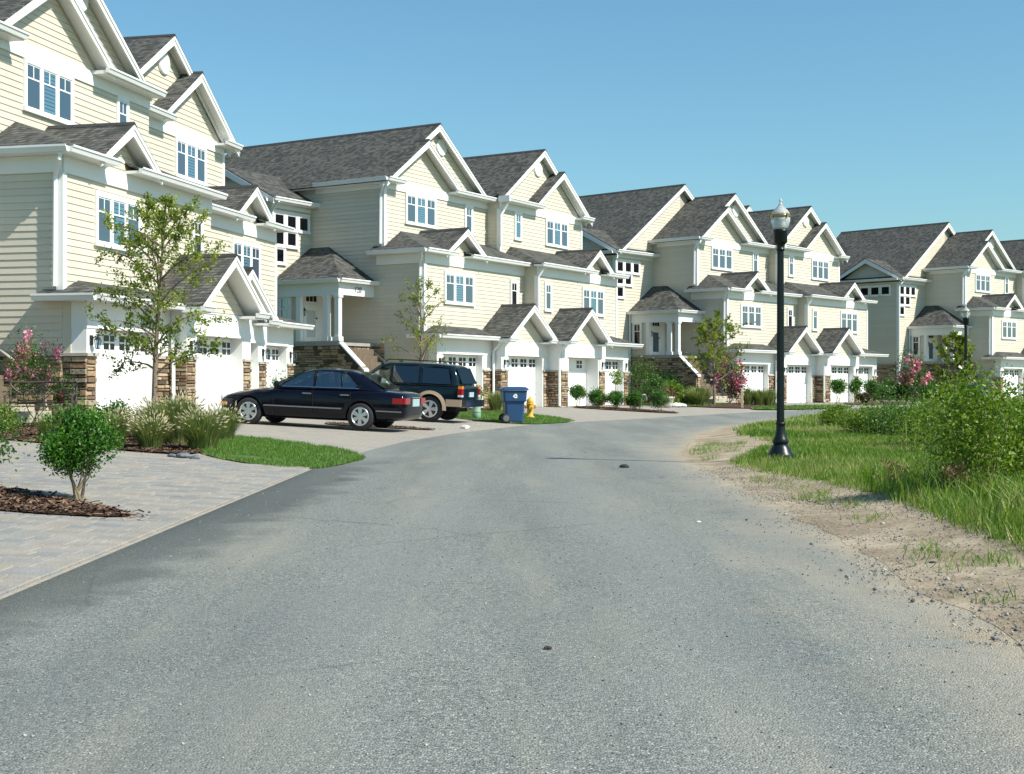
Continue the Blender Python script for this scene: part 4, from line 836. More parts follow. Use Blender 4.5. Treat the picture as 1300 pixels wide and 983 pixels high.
for i, (p, Y, r, h, b, m, lb) in enumerate([(1064, 74.0, .46, 1.3, .55, 'leaf_dark', 'lollipop-clipped shrub with flat crown before the white garage door'), (1086, 75, .36, 1.35, .55, 'leaf_dark', 'narrow lollipop-clipped shrub between two garage doors'), (1107, 76, .42, 1.25, .4, 'leaf_mid', 'open topped shrub at the last garage door of the third townhouse'), (1096, 74.6, .36, .6, .05, 'leaf_bronze', 'low bronze-leaved shrub between the clipped shrubs')]):
    shrub('clipped_shrub', px(p, Y), Y, r, h, b, lb, m, 2600, .10, 36, 80 + i, group='clipped shrubs before the third townhouse')
for i, (p, Y, r, h, b, m, lb) in enumerate([(1128, 86, .8, 1.5, .1, 'leaf_mid', 'shrub growing against the stone base of the end gable wall'), (1143, 84, .7, 1.0, .1, 'leaf_mid', 'low rounded shrub left of the farthest crape myrtle'), (1180, 88, .8, 1.3, .1, 'leaf_dark', 'dark shrub between crape myrtle and farthest porch'), (1206, 87, .8, 1.3, .1, 'leaf_weed', 'bright shrub under the tree by the farthest porch'), (1262, 90, .8, 1.6, .2, 'leaf_bronze', 'reddish shrub behind the distant blue bins'), (1120, 80.5, .8, .9, .05, 'leaf_mid', 'low hedge-like shrub at the corner of the far drive')]):
    shrub('garden_shrub', px(p, Y), Y, r, h, b, lb, m, 1000, .18, 18, 90 + i, group='shrubs by the farthest townhouse')
shrub('flowering_bush', px(1160, 84), 84, 1.15, 3.1, .4, 'crape myrtle with pink blossom before the farthest porch', 'leaf_mid', 1500, .17, 22, 97, flowers=('pink', 700, .18), cat='crape myrtle', group='crape myrtles')
young_tree(px(1213, 80), 80, 4.3, 1.35, 'leafy young tree half hidden behind the distant lamp post', 9, nb=22, nl=1800, leaf=.24, clear=.25, thick=1.4)
# ------------------------------------------------------------------ wild verge on the right
def rline(ds, y0, y1):
    """offset line right of the road edge, between two y values"""
    P = off_line(RE, -ds); ys = [p[1] for p in P]; out = [p for p in P if y0 < p[1] < y1]
    f = lambda y: (float(np.interp(y, ys, [p[0] for p in P])), y); return [f(y0)] + out + [f(y1)]
edge = lambda y: np.interp(y, [6, 9, 11, 13, 15, 17, 18.5, 20, 21.5, 23, 25, 28, 35, 60], [.95, .8, .78, .8, .7, .45, .3, .35, .8, 1.3, 1.5, .9, .4, .2])   # where the grass begins, metres from the asphalt
sheet('verge', rline(0., -8, 70) + [(70, 70), (70, -8)], 'turf', -.035, 1.0)
ys_ = np.concatenate([np.arange(-8, 46, .45)]); xe_ = np.interp(ys_, RE[:, 1], RE[:, 0])
ya_ = np.arange(-8, 45.8, .22); rj = np.random.default_rng(9); ja_ = np.convolve(rj.normal(0, .16, len(ya_) + 4), np.ones(5) / 5, 'valid'); ja_ = -np.abs(ja_) * .9 - np.abs(rj.normal(0, .03, len(ya_))) - .004
sheet('dirt_shoulder', [(float(np.interp(q, RE[:, 1], RE[:, 0]) + j), float(q)) for q, j in zip(ya_, ja_)] + [(float(xe_[i] + edge(ys_[i]) + .3 + .16 * math.sin(ys_[i] * 3.1) + .1 * math.sin(ys_[i] * 7.7)), float(ys_[i])) for i in range(len(ys_) - 1, -1, -1)], 'dirt', .002, .5)
rng = np.random.default_rng(77)
def verge(n, xlo, y0, y1, hfun, wid, prob, name, label, seg=1, m='wild_grass', lean=.9, tone=None):
    y = rng.uniform(y0, y1, n); d = xlo + rng.exponential(1, n) * 0 + rng.uniform(0, 1, n) * (np.interp(y, [6, 14, 25, 45, 60], [4, 6, 12, 24, 30]) - xlo)
    ex = np.interp(y, RE[:, 1], RE[:, 0]); x = ex + d
    k = prob(x, y, d) > rng.uniform(0, 1, n); k &= (x < .41 * y + 1.2); x, y, d = x[k], y[k], d[k]
    h = hfun(x, y, d) * rng.uniform(.4, 1.25, len(x)); tone = np.clip(rng.uniform(.12, 1.0, len(x)) + .6 * (nz(x, y, .9, 1) - .42) + .25 * (nz(x, y, 3.1, 4) - .5), 0, 1) if tone is None else tone; o = blade_mesh(name, x, y, gz(x, y) - .01, h, np.full(len(x), wid) * (1 + np.maximum(y - 14, 0) / 16), m, rng, lean, None, 'stuff', tone, seg); tag(o, label, 'grass'); return o
nz = lambda x, y, s, p=0: .5 + .25 * (np.sin(x * s + 1.3 * np.sin(y * s * .7 + p)) + np.sin(y * s * .9 + 1.7 * np.cos(x * s * .6 + p * 2)))
pr = lambda x, y, d: np.clip((d - edge(y)) / .35, 0, 1) * np.where((nz(x, y, 1.6) > .74) & (d < edge(y) + 1.3), .15, 1.)
verge(330000, .05, 6.5, 32, lambda x, y, d: np.interp(y, [8, 11, 14, 18, 30], [.10, .15, .10, .08, .10]), .010, pr, 'wild_grass', 'patchy wild grass covering the verge beside the road')
verge(60000, .05, 28, 62, lambda x, y, d: np.full(len(x), .13), .014, pr, 'wild_grass', 'far wild grass along the inside of the bend')
verge(26000, .9, 7.5, 15, lambda x, y, d: .17 + .14 * nz(x, y, 2.2), .012, lambda x, y, d: np.clip((d - edge(y) - .1) / .7, 0, 1) * (nz(x, y, 1.9, 2) > .36), 'tall_grass', 'longer dark green grass tufts around the big leafy bush', 2, 'wild_grass', 1.0)
# scattered low tufts on the bare shoulder
x = []; y = []
for k in range(46):
    yy = rng.uniform(7, 26); dd = rng.uniform(.15, 1.1); xx = float(np.interp(yy, RE[:, 1], RE[:, 0])) + dd; q = rng.integers(25, 80); x.append(rng.normal(xx, .09, q)); y.append(rng.normal(yy, .14, q))
x = np.concatenate(x); y = np.concatenate(y); o = blade_mesh('grass_tufts', x, y, gz(x, y), rng.uniform(.03, .12, len(x)), np.full(len(x), .008), 'wild_grass', rng, 1.6, None, 'stuff'); tag(o, 'sparse weed tufts sprouting from the sandy road edge', 'grass')
# gravel
def gravel(n, f, s0, s1, label, m, name='gravel'):
    P = f(n); n = len(P); O = np.array([(1, 0, 0), (-1, 0, 0), (0, 1, 0), (0, -1, 0), (0, 0, 1), (0, 0, -1)], float); T8 = np.array([(0, 2, 4), (2, 1, 4), (1, 3, 4), (3, 0, 4), (2, 0, 5), (1, 2, 5), (3, 1, 5), (0, 3, 5)])
    s = rng.uniform(s0, s1, (n, 1, 1)) * np.array([1, 1, .7]) * rng.uniform(.6, 1.3, (n, 6, 1)); V = P[:, None, :] + O[None] * s; Fq = (np.arange(n)[:, None, None] * 6 + T8[None]).reshape(-1, 3)
    o = np_mesh(name, V.reshape(-1, 3), Fq, m, np.repeat(rng.uniform(0, 1, n), 6), None, 'stuff'); tag(o, label, 'gravel'); return o
M['gravel'] = tone_mat('loose_gravel', [(0, (.09, .10, .10)), (.4, (.19, .20, .195)), (.75, (.30, .28, .235)), (1, (.5, .46, .39))], .9)
def fedge(n):
    y = 6 + (rng.uniform(0, 1, n) ** 1.3) * 13; d = rng.normal(.1, .24, n) + .12 * np.sin(y * 2.1); x = np.interp(y, RE[:, 1], RE[:, 0]) + d; return np.stack([x, y, gz(x, y) + .009], 1)
def fedge2(n):
    y = 6.5 + rng.uniform(0, 1, n) * 8; d = rng.normal(.95, .2, n); x = np.interp(y, RE[:, 1], RE[:, 0]) + d; return np.stack([x, y, gz(x, y) + .009], 1)
def froad(n):
    y = 3.5 + rng.uniform(0, 1, n) ** 1.4 * 22; x = rng.uniform(-2.7, 2.5, n); k = np.abs(x) < .45 * y; return np.stack([x, y, 0 * y + .002], 1)[k]
gravel(5200, fedge, .002, .009, 'blue-grey gravel crumbled along the broken asphalt edge', 'gravel'); gravel(130, fedge, .008, .02, 'larger stones broken from the asphalt edge', 'gravel'); gravel(1300, fedge2, .002, .011, 'loose gravel band between bare sand and tall grass', 'gravel')
gravel(2600, froad, .003, .008, 'fine grit scattered over the asphalt', 'gravel', 'road_grit')
# bushes and weeds
def leafy_weeds(name, spots, label, m, seed, leaf=.05, per=70, hgt=(.5, 1.0)):
    r_ = np.random.default_rng(seed); C = []; t = []; sx = []; sy = []; sz = []; hh = []
    for (cx, cy, rad, n) in spots:
        for k in range(n):
            x0, y0 = cx + r_.normal(0, rad * .5), cy + r_.normal(0, rad * .5); h = r_.uniform(*hgt); z0 = gzs(x0, y0); lx, ly = r_.normal(0, .12, 2) * h
            q = int(per * h); f = r_.uniform(.1, 1, q)[:, None]; C.append(np.array([x0, y0, z0]) + np.array([lx, ly, h]) * f + r_.normal(size=(q, 3)) * .07 * (1.2 - .5 * f) * (.6 + h * .4)); t.append(np.full(q, r_.uniform(.2, .8))); sx.append(x0); sy.append(y0); sz.append(z0); hh.append(h)
    C = np.vstack(C); V, Fq = leaf_quads(C, leaf, r_, .38); o = np_mesh(name, V, Fq, m, np.repeat(np.clip(np.concatenate(t) + r_.normal(0, .12, len(C)), 0, 1), 4), None, 'stuff'); tag(o, label, 'weeds')
    o2 = blade_mesh(name.replace('weeds', 'weed_stalks') if 'weeds' in name else name + '_stalks', np.array(sx), np.array(sy), np.array(sz), np.array(hh), np.full(len(sx), .012), 'fountain', r_, .12, None, 'stuff'); tag(o2, 'upright stalks of the tall weeds', 'weeds'); return o
shrub('leafy_bush', px(1243, 12.6), 12.6, .46, 1.12, .16, 'big bright leafy bush with tan stems growing in the verge grass', 'leaf_weed', 7500, .042, 60, 101, stems=16, ry=.5, sharp=.3, cat='bush')
shrub('leafy_bush', px(1325, 13.2), 13.2, .6, 1.05, .05, 'wide weedy bush merging with the tall weeds at the verge', 'leaf_weed', 6500, .045, 50, 102, cat='bush')
shrub('dry_bush', px(1133, 13.9), 13.9, .2, .28, .0, 'small dead brown weed clump in the verge grass', 'leaf_brown', 500, .035, 12, 103, stems=4, cat='weed')
shrub('dry_bush', px(1212, 12.3), 12.3, .16, .32, .02, 'reddish brown weed at the foot of the leafy bush', 'leaf_brown', 420, .035, 10, 104, stems=3, cat='weed')
for i, (p, Y, r, h, m, lb) in enumerate([(1096, 29, .5, .62, 'leaf_weed', 'low yellow-green bush nearest the road bend'), (1133, 28, .55, .7, 'leaf_mid', 'olive bush with brownish twigs in the bush row'), (1165, 26.5, .65, .8, 'leaf_mid', 'greyish bush behind the short verge grass'), (1195, 23, .6, .9, 'leaf_weed', 'tall bright bush left of the tall weed thicket'), (1062, 33, .35, .5, 'leaf_weed', 'small weed bush at the far asphalt edge')]):
    shrub('verge_bush', px(p, Y), Y, r, h, .03, lb, m, 3800, .06, 34, 110 + i, group='bushes along the verge', cat='bush', sharp=.34)
leafy_weeds('tall_weeds', [(px(1255, 20), 20, 1.1, 130), (px(1285, 17), 17, .8, 110), (px(1235, 26), 26, 1.6, 120), (px(1300, 24), 24, 2.0, 110), (px(1310, 14.5), 14.6, .5, 60)], 'tall bright green weed thicket filling the right of the verge', 'leaf_weed', 120, .05, 95, (.45, .84))
leafy_weeds('low_weeds', [(px(1140, 29), 29, 1.0, 50), (px(1185, 22), 22, .8, 50), (px(1130, 33), 33, 1.6, 70), (px(1230, 32), 32, 3, 90)], 'knee-high mixed weeds between lawn and thicket', 'leaf_weed', 121, .05, 80, (.2, .5))
leafy_weeds('seedy_weeds', [(px(1045, 33), 33, .5, 6), (px(1070, 27), 27, .5, 8), (px(1110, 26), 26, .8, 10)], 'thin tall weed stalks standing clear of the bushes', 'leaf_weed', 122, .05, 26, (.7, 1.1))
# ------------------------------------------------------------------ street lamps
M['lamp_iron'] = mat('black_green_iron', (.006, .011, .011), .35, .3, 30, spec=.35)
M['brass'] = mat('brass_band', (.42, .27, .10), .3, .1, 10, metal=.9)
def lens_mat():
    m = bpy.data.materials.new('prismatic_glass'); m.use_nodes = True; n = m.node_tree.nodes; l = m.node_tree.links; b = n['Principled BSDF']
    b.inputs['Base Color'].default_value = (.86, .9, .9, 1); b.inputs['Roughness'].default_value = .12; b.inputs['Transmission Weight'].default_value = .6; b.inputs['IOR'].default_value = 1.35; return m
M['lens'] = lens_mat(); M['diffuser'] = mat('white_diffuser', (.8, .82, .8), .5)
def street_lamp(x, y, label, z=None, H=3.82):
    z = gzs(x, y) if z is None else z; root = empty('street_lamp', (x, y, z - .03), 0, label, 'street lamp', 'street lamps'); g = H - 3.8
    MB().lathe([(.2, 0), (.2, .05), (.185, .085), (.165, .11), (.15, .15), (.12, .19), (.105, .22)], 28).build('base_flange', 'lamp_iron', root, smooth=True)
    MB().lathe([(.09, .2), (.115, .24), (.118, .265), (.105, .30), (.085, .34), (.072, .40), (.064, .47), (.064, .5), (.074, .51), (.074, .535), (.06, .545)], 28).build('base_collar', 'lamp_iron', root, smooth=True)
    fl = MB(); rp = []
    n = 32
    for h, r in ((.54, .056), (2.2 + g, .052), (3.05 + g, .047)): rp.append(fl.pts([((r * (1 if j % 2 else .9)) * math.cos(6.28318 * j / n), (r * (1 if j % 2 else .9)) * math.sin(6.28318 * j / n), h) for j in range(n)]))
    for a, b in zip(rp[:-1], rp[1:]):
        for j in range(n): fl.f.append([a + j, a + (j + 1) % n, b + (j + 1) % n, b + j])
    fl.f.append([rp[0] + j for j in range(n)][::-1]); fl.f.append([rp[-1] + j for j in range(n)]); fl.build('fluted_pole', 'lamp_iron', root)
    t = 3.05 + g
    MB().lathe([(.047, t), (.06, t + .01), (.06, t + .035), (.05, t + .045), (.055, t + .09), (.09, t + .12), (.1, t + .14), (.1, t + .27), (.108, t + .285), (.108, t + .31), (.09, t + .32)], 28).build('fitter', 'lamp_iron', root, smooth=True)
    MB().lathe([(.085, t + .31), (.118, t + .36), (.14, t + .45), (.143, t + .5)], 24).build('globe', 'lens', root, smooth=True)
    MB().lathe([(.03, t + .32), (.06, t + .36), (.065, t + .46), (.03, t + .5)], 16).build('lamp_bulb', 'diffuser', root, smooth=True)
    MB().lathe([(.146, t + .495), (.15, t + .5), (.15, t + .53), (.146, t + .535)], 28).build('brass_band', 'brass', root, smooth=True)
    for k in range(4): a = k * 1.5708 + .5; MB().box(-.012, .012, .148, .166, t + .49, t + .55).build('band_clip', 'brass', root).rotation_euler = (0, 0, a)
    MB().lathe([(.142, t + .535), (.128, t + .57), (.1, t + .61), (.068, t + .64), (.045, t + .665), (.03, t + .68)], 24).build('lens_dome', 'lens', root, smooth=True)
    MB().lathe([(.03, t + .675), (.036, t + .69), (.02, t + .705), (.014, t + .72), (.026, t + .74), (.026, t + .752), (.012, t + .765), (.006, t + .79), (.002, t + .80)], 16).build('finial', 'lens', root, smooth=True)
street_lamp(3.97, 19.8, 'black fluted lamp post with clear prismatic globe standing in the verge grass', .116)
street_lamp(px(1226, 46), 46, 'lamp post with white globe rising behind the weed thicket before the farthest townhouse')
# ------------------------------------------------------------------ bin, hydrant, pedestal, bench and other small things
M['bin_blue'] = mat('blue_plastic', (.016, .062, .15), .42, .06, 4); M['rubber'] = mat('black_rubber', (.014, .014, .015), .75); M['hub'] = mat('grey_plastic', (.12, .13, .14), .5)
def rsec(w_, d_, z, r=.07, n=4):
    P = []
    for cx, cy, a0 in ((w_ - r, d_ - r, 0), (-w_ + r, d_ - r, 90), (-w_ + r, -d_ + r, 180), (w_ - r, -d_ + r, 270)):
        for k in range(n + 1): a = R(a0 + 90 * k / n); P.append((cx + r * math.cos(a), cy + r * math.sin(a), z))
    return P
def skin(mb, rings):
    idx = [mb.pts(r) for r in rings]; n = len(rings[0])
    for a, b in zip(idx[:-1], idx[1:]):
        for j in range(n): mb.f.append([a + j, a + (j + 1) % n, b + (j + 1) % n, b + j])
    mb.f.append([idx[0] + j for j in range(n)][::-1]); mb.f.append([idx[-1] + j for j in range(n)]); return mb
def wheelie_bin(x, y, rz, label, emblem=True):
    root = empty('wheelie_bin', (x, y, gzs(x, y) + .02), rz, label, 'bin', 'blue wheelie bins')
    skin(MB(), [rsec(.25, .25, .0, .05), rsec(.26, .27, .05), rsec(.30, .33, .62), rsec(.335, .37, .64), rsec(.345, .385, .66), rsec(.36, .40, .93), rsec(.375, .415, .94), rsec(.375, .415, .97)]).build('bin_body', 'bin_blue', root)
    skin(MB(), [rsec(.40, .44, .975), rsec(.41, .45, .985), rsec(.405, .445, 1.02), rsec(.33, .37, 1.07), rsec(.2, .22, 1.085)]).build('bin_lid', 'bin_blue', root)
    MB().tube([(-.42, -.25, .99), (-.50, -.25, 1.0), (-.50, .25, 1.0), (-.42, .25, .99)], .022, 8).build('handle', 'bin_blue', root)
    MB().tube([(-.27, -.33, .13), (-.27, .33, .13)], .015, 8).build('axle', 'rubber', root)
    for s in (-1, 1):
        wl = MB().lathe([(.09, -.03), (.125, -.03), (.135, -.015), (.135, .015), (.125, .03), (.09, .03)], 24, (-.27, s * .33, .135), 'y').build('wheel', 'rubber', root, smooth=True)
        MB().lathe([(.03, -.036), (.075, -.034), (.09, -.031), (.09, .031), (.075, .034), (.03, .036)], 20, (-.27, s * .33, .135), 'y').build('wheel_hub', 'hub', wl)
    if emblem:
        for k in range(3):
            a = R(90 + 120 * k); a2 = R(90 + 120 * (k + 1)); r_ = .075; q = lambda a, t=0.: (r_ * math.cos(a), r_ * math.sin(a))
            p0, p1 = q(a), q(a2); dx, dz = p1[0] - p0[0], p1[1] - p0[1]; L = math.hypot(dx, dz); dx /= L; dz /= L
            e = MB(); f0, f1 = .25 * L, .92 * L; wv = .02; P2 = [(p0[0] + dx * f0 - dz * -wv, p0[1] + dz * f0 + dx * -wv), (p0[0] + dx * f1 - dz * -wv, p0[1] + dz * f1 + dx * -wv), (p0[0] + dx * f1 - dz * wv, p0[1] + dz * f1 + dx * wv), (p0[0] + dx * f0 - dz * wv, p0[1] + dz * f0 + dx * wv)]
            e.loft([(a_, -.402, .8 + b_) for a_, b_ in P2], [(a_, -.392, .8 + b_) for a_, b_ in P2]); e.build('emblem_arrow', 'white', root)
    return root
wheelie_bin(px(652, 40.3), 40.3, R(8), 'blue wheelie bin with white emblem standing on the lawn edge')
wheelie_bin(px(1243, 84), 84, R(30), 'blue wheelie bin standing before the farthest garage', False); wheelie_bin(px(1233, 84.5), 84.5, R(70), 'dark-sided blue wheelie bin beside its twin at the farthest garage', False)
M['hyd'] = mat('yellow_paint', (.62, .36, .04), .45, .12, 9); M['rust'] = mat('orange_paint', (.5, .2, .03), .5)
def hydrant(x, y):
    root = empty('fire_hydrant', (x, y, gzs(x, y) + .02), .3, 'yellow fire hydrant on the lawn right of the blue bin', 'hydrant')
    MB().lathe([(.15, -.05), (.15, .03), (.12, .04), (.105, .06), (.10, .38), (.115, .42), (.135, .44), (.135, .47), (.11, .48)], 20).build('barrel', 'hyd', root, smooth=True)
    MB().lathe([(.12, .48), (.12, .5), (.115, .56), (.085, .62), (.045, .655), (.03, .66), (.03, .70), (.012, .705)], 20).build('bonnet', 'hyd', root, smooth=True)
    for s in (-1, 1): MB().lathe([(.05, .08 * s), (.05, .14 * s), (.065, .142 * s), (.065, .175 * s), (.03, .178 * s), (.02, .2 * s)], 12, (0, 0, .36), 'x').build('side_nozzle', 'rust', root)
    MB().lathe([(.07, -.08), (.07, -.15), (.085, -.152), (.085, -.19), (.03, -.195), (.025, -.22)], 14, (0, 0, .34), 'y').build('pumper_nozzle', 'hyd', root)
hydrant(px(673, 44), 44)
M['ped'] = mat('pale_green_enclosure', (.22, .36, .25), .55, .06, 6)
r0 = empty('utility_pedestal', (px(605, 41.8), 41.8, gzs(px(605, 41.8), 41.8)), 0, 'pale green round utility pedestal behind the SUV bumper', 'pedestal')
MB().lathe([(.135, -.05), (.135, .22), (.128, .23), (.126, .62), (.13, .63), (.13, .72), (.12, .78), (.08, .82), (.02, .83)], 20).build('housing', 'ped', r0, smooth=True); MB().lathe([(.142, .2), (.145, .21), (.145, .24), (.142, .25)], 20).build('band', 'ped', r0)
M['bench'] = mat('bronze_metal', (.075, .055, .042), .5, .2, 30)
def bench(x, y, rz):
    root = empty('metal_bench', (x, y, gzs(x, y) + .02), rz, 'bronze metal garden bench with scrolled lattice back under the crape myrtle', 'bench'); W_ = .62
    for s in (-1, 1):
        MB().tube([(s * W_, .2, 0), (s * W_, .2, .42), (s * W_, .26, .9)], .022, 8).build('leg', 'bench', root); MB().tube([(s * W_, -.24, 0), (s * W_, -.24, .62)], .02, 8).build('leg', 'bench', root); MB().tube([(s * W_, -.26, .62), (s * W_, -.05, .66), (s * W_, .22, .64)], .02, 8).build('armrest', 'bench', root)
    MB().tube([(0, .21, .42), (0, .26, .89)], .02, 8).build('back_post', 'bench', root)
    MB().tube([(-W_, .26, .9), (-W_ / 2, .262, .885), (0, .26, .9), (W_ / 2, .262, .885), (W_, .26, .9)], .02, 8).build('top_rail', 'bench', root); MB().tube([(-W_, .215, .5), (W_, .215, .5)], .016, 8).build('back_rail', 'bench', root)
    for c in (-W_ / 2, W_ / 2):
        for sz in (1, -1): MB().tube([(c + t * .3, .24 - .0 * t, .69 + sz * (.19 * t * t - .045)) for t in np.linspace(-1, 1, 11)], .013, 6).build('back_arc', 'bench', root)
        MB().tube([(c + .055 * math.cos(a), .24, .69 + .055 * math.sin(a)) for a in np.linspace(0, 6.283, 13)], .011, 6).build('back_ring', 'bench', root)
    for k in range(7): MB().box(-W_, W_, -.24 + k * .064, -.2 + k * .064, .415, .435).build('seat_slat', 'bench', root)
bench(px(52, 26), 26, R(8))
def rock(x, y, r, label, m='rockmat', seed=1, cat='stone', group=None):
    q = np.random.default_rng(seed); bm = bmesh.new(); bmesh.ops.create_icosphere(bm, subdivisions=2, radius=r)
    for v in bm.verts: v.co *= q.uniform(.8, 1.15); v.co.z *= .5
    me = bpy.data.meshes.new('rock'); bm.to_mesh(me); bm.free(); me.materials.append(M[m]); o = bpy.data.objects.new('rock', me); COL.objects.link(o); o.location = (x, y, gzs(x, y) + r * .22); tag(o, label, cat, group); return o
M['rockmat'] = mat('blue_grey_rock', (.12, .14, .155), .85, .3, 20, .5, 40); M['white_rock'] = mat('white_rock', (.6, .6, .56), .85, .15, 12, .4, 30); M['dark_clod'] = mat('dark_clod', (.03, .028, .024), .9, .3, 30, .6, 60)
for i, (a, b, r) in enumerate(((-4.85, 19.75, .11), (-4.65, 19.66, .08), (-5.03, 19.83, .07))): rock(a, b, r, ('flat blue-grey stone at the lawn corner, largest of three', 'small blue-grey stone touching the lawn tip', 'small blue-grey stone on the mulch side')[i], 'rockmat', 20 + i, group='flat stones at the bed corner')
rock(px(858, 60.5), 60.5, .28, 'white boulder beside the flower pot', 'white_rock', 31); rock(px(866, 61), 61, .24, 'smaller white boulder in the bed by the steps', 'white_rock', 32)
rock(1.6, 19.1, .07, 'dark clod lying on the road', 'dark_clod', 33, 'clod'); rock(px(695, 5.95), 5.95, .02, 'small black pebble on the asphalt', 'dark_clod', 34, 'pebble'); rock(px(887, 11.45), 11.45, .022, 'small white stone on the asphalt', 'white_rock', 35, 'pebble'); rock(px(1184, 8.7), 8.7, .03, 'dark pebble at the crumbled road edge', 'dark_clod', 36, 'pebble')
rock(px(590, 35.6), 35.6, .13, 'flat white slab lying on the drive before the blue bin', 'white_rock', 37, 'slab')
M['terracotta'] = mat('pale_pot', (.6, .56, .5), .7, .1, 8)
r0 = empty('flower_pot', (px(848, 59.6), 59.6, gzs(px(848, 59.6), 59.6) + .03), 0, 'pale flower pot with orange leaves in the mulch bed', 'flower pot')
MB().lathe([(.16, -.02), (.2, .1), (.27, .38), (.3, .39), (.3, .46), (.26, .46)], 18).build('pot', 'terracotta', r0, smooth=True); q = np.random.default_rng(5); add_leaves(r0, 'foliage', q.normal(size=(160, 3)) * [.22, .22, .14] + [0, 0, .62], .14, 'leaf_brown', q)
M['grey_pipe'] = mat('grey_painted_pipe', (.16, .19, .19), .4)
r0 = empty('hand_loop', (px(824, 59), 59, gzs(px(824, 59), 59)), R(20), 'pair of curved grey pipe loops standing beside the garden shrubs', 'railing')
for dx in (-.25, .3): MB().tube([(dx - .16, 0, -.05), (dx - .12, 0, .44)] + [(dx + .12 * -math.cos(a), 0, .44 + .12 * math.sin(a)) for a in np.linspace(.3, 2.84, 7)] + [(dx + .12, 0, .44), (dx + .12, 0, .3)], .035, 8).build('pipe_loop', 'grey_pipe', r0)
M['stake'] = mat('weathered_wood', (.35, .28, .18), .85, .2, 10)
r0 = empty('wooden_stake', (px(942, 62.2), 62.2, gzs(px(942, 62.2), 62.2)), 0, 'weathered wooden stake in the kerb lawn', 'stake'); skin(MB(), [[(-.06, -.06, -.1), (.06, -.06, -.1), (.06, .06, -.1), (-.06, .06, -.1)], [(-.06, -.06, .8), (.06, -.06, .8), (.06, .06, .8), (-.06, .06, .8)], [(-.03, -.03, .88), (.03, -.03, .88), (.03, .03, .88), (-.03, .03, .88)]]).build('post', 'stake', r0)
# ------------------------------------------------------------------ near pavers, one by one
pv = {}
def paver_mesh(w_, d_):
    k = (round(w_, 3), round(d_, 3))
    if k not in pv:
        g = .004; b = .006; a, c = w_ / 2 - g, d_ / 2 - g; mb = MB()
        mb.loft([(-a, -c, -.04), (a, -c, -.04), (a, c, -.04), (-a, c, -.04)], [(-a, -c, -b), (a, -c, -b), (a, c, -b), (-a, c, -b)]); mb.f.pop(1)
        i = mb.pts([(-a + b, -c + b, 0), (a - b, -c + b, 0), (a - b, c - b, 0), (-a + b, c - b, 0)]); 
        for j in range(4): mb.f.append([4 + j, 4 + (j + 1) % 4, i + (j + 1) % 4, i + j])
        mb.f.append([i, i + 1, i + 2, i + 3]); pv[k] = mb.mesh('paver', 'paver')
    return pv[k]
drive2 = sheet('paver_bed', [(-2.86, 5.5), (-2.86, 19.2), (-12.5, 19.2), (-12.5, 5.5)], 'joint', .002, 1.2)
drive2.name = 'paver_bed'; cells = []; rp_ = random.Random(4); y = 5.6
while y < 19.1:
    d_ = rp_.choice((.15, .2, .2)); x = -2.84 - rp_.choice((0, .0, .0)); first = True
    while x > max(-.4 * y - 1.3, -12.3):
        w_ = rp_.choice((.15, .2, .3, .3)); cells.append((x - w_ / 2, y + d_ / 2, w_, d_)); x -= w_
    y += d_
cells = [c for c in cells if c[1] + c[3] < 19.15]
ord_ = sorted(range(len(cells)), key=lambda i: (0 if (abs(cells[i][0]) < .375 * cells[i][1] and cells[i][1] > 7.3) else 1, cells[i][1] ** 2 / (cells[i][2])))
solo = set(ord_[:300]); bulk = MB()
for i, (x, y, w_, d_) in enumerate(cells):
    z = gzs(x, y) + .016 + rp_.uniform(-.0015, .0015)
    if i in solo: o = bpy.data.objects.new('paver', paver_mesh(w_, d_)); COL.objects.link(o); o.parent = drive2; o.location = (x, y, z); o.rotation_euler = (0, .052, 0)
    else:
        me = paver_mesh(w_, d_); k = len(bulk.v); bulk.v += [(v.co.x + x, v.co.y + y, v.co.z + z - .052 * v.co.x) for v in me.vertices]; bulk.f += [[k + j for j in p.vertices] for p in me.polygons]
me = bpy.data.meshes.new('paver_field'); me.from_pydata(bulk.v, [], bulk.f); me.materials.append(M['paver']); o = bpy.data.objects.new('paver_field', me); COL.objects.link(o); o.parent = drive2; o['kind'] = 'stuff'
# ------------------------------------------------------------------ cars
M['black_paint'] = mat('black_car_paint', (.0025, .003, .009), .1, spec=.36); M['green_paint'] = mat('dark_green_car_paint', (.004, .012, .017), .12, spec=.32); M['tan_clad'] = mat('tan_cladding', (.36, .27, .19), .5, .04, 5)
M['chrome'] = mat('chrome', (.7, .71, .72), .14, metal=1.); M['alloy'] = mat('silver_alloy', (.62, .63, .64), .28, metal=.85); M['well'] = mat('wheel_well', (.006, .006, .006), .9)
M['red_lens'] = mat('red_lens', (.30, .008, .012), .15, coat=.6); M['amber'] = mat('amber_lens', (.75, .25, .02), .15, coat=.6); M['white_lens'] = mat('clear_lens', (.6, .62, .62), .12, coat=.6); M['plate'] = mat('plate', (.35, .46, .47), .5); M['interior'] = mat('car_interior', (.03, .03, .032), .8)
def tint_mat(name, c, k):
    m = bpy.data.materials.new(name); m.use_nodes = True; n = m.node_tree.nodes; l = m.node_tree.links; t = n.new('ShaderNodeBsdfTransparent'); t.inputs[0].default_value = (*c, 1); g = n.new('ShaderNodeBsdfGlossy'); g.inputs['Roughness'].default_value = .03
    mx = n.new('ShaderNodeMixShader'); mx.inputs[0].default_value = k; l.new(t.outputs[0], mx.inputs[1]); l.new(g.outputs[0], mx.inputs[2]); l.new(mx.outputs[0], n['Material Output'].inputs[0]); return m
M['autoglass'] = tint_mat('auto_glass', (.45, .58, .56), .2); M['autoglass_dark'] = tint_mat('privacy_glass', (.03, .035, .04), .16)
